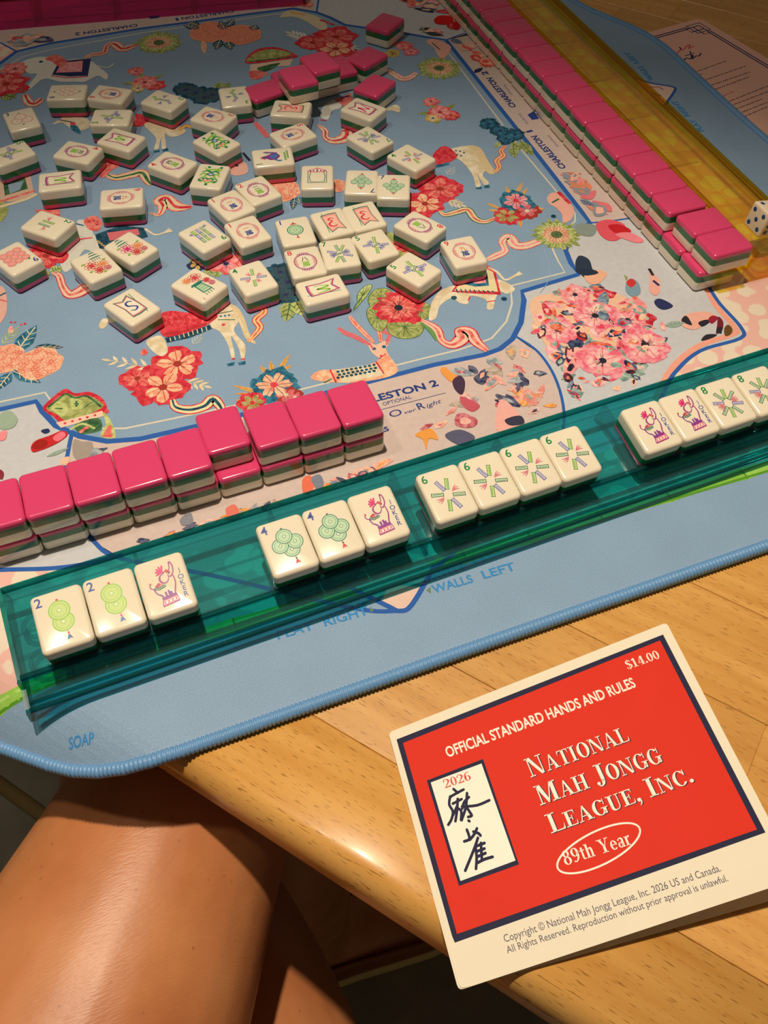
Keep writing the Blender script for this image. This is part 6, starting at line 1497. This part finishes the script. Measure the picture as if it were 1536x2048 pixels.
# ------------------------------------------------------------------ die on the yellow rack
lv_ = 31.0; vz = 18.8 - (lv_ - 12.4) * math.tan(SL) + .8
dc = rw(431.1 - 79.0, 31.5 + lv_)
droot = empty('die', M3(dc[0], dc[1], vz), (0, SL, RA + math.pi / 2)); tag(droot, 'ivory die with blue pips standing on the yellow rack', 'die')
hs = 8.7
def dlev(r=1.5):
    L_ = []
    for i in range(5):
        t = math.pi / 2 * i / 4; ins = r * (1 - math.sin(t)); L_.append((rrect(hs - ins, hs - ins, max(.4, r - ins * .6), 4), r - r * math.cos(t)))
    for i in range(5):
        t = math.pi / 2 * i / 4; ins = r * (1 - math.cos(t)); L_.append((rrect(hs - ins, hs - ins, max(.4, r - ins * .6), 4), 2 * hs - r + r * math.sin(t)))
    return L_
v, f = ring_solid(dlev()); me = mesh_mm('die_body', v, f, plain('die_ivory', '#f0dfc4', .25, .5, coat=.4, var=.02))
me.polygons.foreach_set('use_smooth', [True] * len(me.polygons)); me.set_sharp_from_angle(angle=R(40))
link('body', me, droot)
PIP = plain('pip_blue', '#1d4f86', .3, .5, coat=.4, var=.05)
def pip(pos, axis):
    v = []; f = []; n_ = 14; R_ = 1.6
    ax = Vector(axis); u = Vector((1, 0, 0)) if abs(ax.x) < .5 else Vector((0, 1, 0)); w = ax.cross(u)
    c0 = Vector(pos)
    for r_, d_ in ((R_, .03), (R_ * .8, .12), (R_ * .45, .2)):
        for i in range(n_): v.append(tuple(c0 + (u * math.cos(6.2832 * i / n_) + w * math.sin(6.2832 * i / n_)) * r_ + ax * d_))
    for k in range(2):
        for i in range(n_): f.append((k * n_ + i, k * n_ + (i + 1) % n_, (k + 1) * n_ + (i + 1) % n_, (k + 1) * n_ + i))
    f.append(tuple(2 * n_ + i for i in range(n_)))
    link('pip', mesh_mm('pip', v, f, PIP, smooth=True), droot)
g = 4.7
for a, b in ((-g, -g), (g, -g), (-g, g), (g, g)): pip((a, b, 2 * hs), (0, 0, 1))
for a, b in ((-g, -g), (g, -g), (-g, g), (g, g), (0, 0)): pip((-hs, a, hs + b), (-1, 0, 0))
for a, b in ((-g, -g), (g, -g), (-g, g), (g, g), (-g, 0), (g, 0)): pip((a, -hs, hs + b), (0, -1, 0))

# ------------------------------------------------------------------ the seated player's bare legs
SKIN = bpy.data.materials.new('skin_tan')
nt, N, L, b = nodes_of(SKIN)
tc = N.new('ShaderNodeTexCoord')
n1 = N.new('ShaderNodeTexNoise'); n1.inputs['Scale'].default_value = 22; n1.inputs['Detail'].default_value = 6
L.new(tc.outputs['Object'], n1.inputs[0])
rp = N.new('ShaderNodeValToRGB')
rp.color_ramp.elements[0].position = .32; rp.color_ramp.elements[0].color = (*lin('#bd7446'), 1)
rp.color_ramp.elements[1].position = .7; rp.color_ramp.elements[1].color = (*lin('#d08a58'), 1)
L.new(n1.outputs['Fac'], rp.inputs[0])
vf = N.new('ShaderNodeTexVoronoi'); vf.inputs['Scale'].default_value = 130; L.new(tc.outputs['Object'], vf.inputs['Vector'])
rf = N.new('ShaderNodeValToRGB'); rf.color_ramp.elements[0].position = .05; rf.color_ramp.elements[0].color = (1, 1, 1, 1); rf.color_ramp.elements[1].position = .13; rf.color_ramp.elements[1].color = (0, 0, 0, 1)
L.new(vf.outputs['Distance'], rf.inputs[0])
n3 = N.new('ShaderNodeTexNoise'); n3.inputs['Scale'].default_value = 35; L.new(tc.outputs['Object'], n3.inputs[0])
mm = N.new('ShaderNodeMath'); mm.operation = 'MULTIPLY'; L.new(rf.outputs[0], mm.inputs[0]); L.new(n3.outputs['Fac'], mm.inputs[1])
m3 = N.new('ShaderNodeMath'); m3.operation = 'MULTIPLY'; m3.inputs[1].default_value = .7; L.new(mm.outputs[0], m3.inputs[0])
mx = N.new('ShaderNodeMix'); mx.data_type = 'RGBA'; mx.inputs[7].default_value = (*lin('#7a4526'), 1)
L.new(m3.outputs[0], mx.inputs[0]); L.new(rp.outputs[0], mx.inputs[6]); L.new(mx.outputs[2], b.inputs['Base Color'])
b.inputs['Roughness'].default_value = .40; b.inputs['Specular IOR Level'].default_value = .5
b.inputs['Subsurface Weight'].default_value = .12; b.inputs['Subsurface Radius'].default_value = (.006, .0025, .0012); b.inputs['Subsurface Scale'].default_value = 1.0
mp = N.new('ShaderNodeMapping'); mp.inputs['Rotation'].default_value = (0, 0, R(-38)); mp.inputs['Scale'].default_value = (1, 5, 1); L.new(tc.outputs['Object'], mp.inputs[0])
nb = N.new('ShaderNodeTexNoise'); nb.inputs['Scale'].default_value = 240; nb.inputs['Detail'].default_value = 3; L.new(mp.outputs[0], nb.inputs[0])
bp = N.new('ShaderNodeBump'); bp.inputs['Strength'].default_value = .22; bp.inputs['Distance'].default_value = .0006; L.new(nb.outputs['Fac'], bp.inputs['Height']); L.new(bp.outputs[0], b.inputs['Normal'])

def loft(path, radii, n=28, sub=6):
    """limb: (x, y, z) joints with (ra, rb) half-widths (ra sideways, rb up-down)"""
    q = catmull([(*p, *r) for p, r in zip(path, radii)], sub, False)
    v = []; f = []; k = len(q); up0 = Vector((0, 0, 1)); prev = None
    for i in range(k):
        p = Vector(q[i][:3]); t = (Vector(q[min(k - 1, i + 1)][:3]) - Vector(q[max(0, i - 1)][:3])).normalized()
        if prev is None: u = t.cross(up0).normalized()
        else: u = (prev - t * prev.dot(t)).normalized()
        prev = u; w = u.cross(t)
        for j in range(n):
            a = 6.28319 * j / n; v.append(tuple(p + u * q[i][3] * math.cos(a) + w * q[i][4] * math.sin(a)))
    for i in range(k - 1):
        for j in range(n): f.append((i * n + j, i * n + (j + 1) % n, (i + 1) * n + (j + 1) % n, (i + 1) * n + j))
    f.append(tuple(range(n))[::-1]); f.append(tuple((k - 1) * n + j for j in range(n)))
    return v, f
def fuse(lofts, voxel=4.0, smooth=6):
    v = []; f = []
    for a, c in lofts:
        k = len(v); v += a; f += [tuple(k + i for i in g_) for g_ in c]
    me = mesh_mm('tmp', v, f, SKIN)
    o = bpy.data.objects.new('tmp', me); COL.objects.link(o)
    m_ = o.modifiers.new('r', 'REMESH'); m_.mode = 'VOXEL'; m_.voxel_size = voxel * .001
    s_ = o.modifiers.new('s', 'SMOOTH'); s_.iterations = smooth; s_.factor = .5
    dg = bpy.context.evaluated_depsgraph_get()
    out = bpy.data.meshes.new_from_object(o.evaluated_get(dg))
    bpy.data.objects.remove(o)
    out.polygons.foreach_set('use_smooth', [True] * len(out.polygons))
    out.materials.clear(); out.materials.append(SKIN)
    return out
proot = empty('person', M3(-150, -260, -750)); tag(proot, 'seated person in brown shoes, bare tanned crossed legs under the table edge', 'person')
PO = Vector((-150, -260, -750))
def rel(p): return (p[0] - PO.x, p[1] - PO.y, p[2] - PO.z)
legA = loft([rel(p) for p in ((-330, -470, -190), (-250, -368, -160), (-170, -262, -128), (-110, -188, -118), (-58, -122, -118), (-18, -70, -124), (6, -38, -146), (14, -30, -205), (10, -42, -290), (8, -62, -420), (12, -72, -560), (16, -76, -650), (20, -78, -700))],
            [(105, 95), (98, 85), (88, 74), (78, 66), (66, 60), (59, 56), (57, 52), (54, 54), (52, 56), (52, 55), (42, 43), (33, 36), (32, 36)])
legB = loft([rel(p) for p in ((-130, -560, -250), (-110, -450, -262), (-72, -340, -245), (-62, -240, -245), (-66, -160, -255), (-80, -80, -285), (-90, -20, -295), (-96, 5, -330), (-100, 0, -420), (-104, -20, -560), (-106, -34, -660), (-106, -36, -700))],
            [(98, 88), (92, 82), (84, 74), (74, 66), (66, 60), (60, 56), (56, 52), (54, 54), (52, 54), (44, 46), (34, 36), (33, 36)])
pel = loft([rel(p) for p in ((-360, -560, -210), (-240, -600, -200), (-110, -620, -215))], [(110, 110), (135, 120), (110, 105)])
footA = loft([rel(p) for p in ((-10, -82, -704), (22, -80, -698), (72, -80, -708), (127, -82, -716), (165, -84, -722), (182, -86, -724))], [(24, 22), (34, 36), (38, 28), (42, 18), (36, 12), (22, 8)])
footB = loft([rel(p) for p in ((-112, -64, -712), (-106, -34, -705), (-96, 20, -716), (-88, 76, -724), (-82, 112, -730), (-80, 128, -732))], [(24, 22), (34, 36), (38, 28), (42, 18), (36, 12), (22, 8)])
bodym = fuse([legA, legB, pel, footA, footB])
body = link('body', bodym, proot)
SHOE = plain('shoe_leather', '#8a5226', .45, .4, var=.15, vscale=40, bump=.2, bscale=300); SOLE = plain('shoe_sole', '#dcc684', .7, .2, var=.1)
def shoe(path, hd):
    """low slip-on: heel counter, vamp and welted sole round a foot lying along path"""
    a = Vector(path[0]); c = Vector(path[-1]); d = (c - a); L_ = d.length; d.normalize(); n_ = Vector((-d.y, d.x, 0))
    outl = [(-.10, 0), (-.08, 26), (.06, 37), (.3, 40), (.55, 44), (.78, 46), (.95, 36), (1.05, 16), (1.07, 0)]
    ring_ = [(t, w) for t, w in outl] + [(t, -w) for t, w in outl[-2:0:-1]]
    ring_ = catmull(ring_, 4)
    def pt(t, w, z): p = a + d * L_ * t + n_ * w; return rel((p.x, p.y, z))
    def lay(k, z): return [pt(.5 + (t - .5) * (1 + (k - 1) * .35), w * k, z) for t, w in ring_]
    def solid(nm, levels, mat, cap=True):
        v = sum(levels, []); n2 = len(levels[0]); f = []
        for k in range(len(levels) - 1):
            for i in range(n2): f.append((k * n2 + i, k * n2 + (i + 1) % n2, (k + 1) * n2 + (i + 1) % n2, (k + 1) * n2 + i))
        if cap: f.append(tuple(range(n2))[::-1]); f.append(tuple((len(levels) - 1) * n2 + i for i in range(n2)))
        o = link(nm, mesh_mm(nm, v, f, mat, smooth=True), proot); return o
    solid('shoe_sole', [lay(1.0, -749.7), lay(1.07, -744), lay(1.07, -727), lay(1.0, -724)], SOLE)
    # upper: walls rising towards the heel, open at the top
    def up(k, f_): return [pt(.5 + (t - .5) * (1 + (k - 1) * .35), w * k, -725 + f_ * (46 - 26 * max(0, min(1, t)))) for t, w in ring_]
    solid('shoe_upper', [up(.99, 0), up(1.0, .35), up(.95, .8), up(.86, 1.05), up(.82, 1.0), up(.88, .5)], SHOE, cap=False)
shoe([(-10, -82, -731), (182, -86, -731)], 0); shoe([(-112, -64, -731), (-80, 128, -731)], 0)
# shorts (above the frame) so the legs end in clothing
sh = fuse([loft([rel(p) for p in ((-340, -485, -195), (-262, -384, -165), (-225, -336, -152))], [(112, 102), (104, 91), (100, 86)]), loft([rel(p) for p in ((-130, -570, -250), (-113, -462, -262), (-103, -410, -266))], [(106, 96), (98, 88), (94, 84)]),
           loft([rel(p) for p in ((-370, -560, -205), (-240, -604, -195), (-100, -620, -210))], [(120, 122), (145, 136), (120, 116)])], 6, 4)
sh.materials.clear(); sh.materials.append(plain('shorts_cloth', '#2b2f3a', .85, .2, var=.1, bump=.3)); link('shorts', sh, proot)
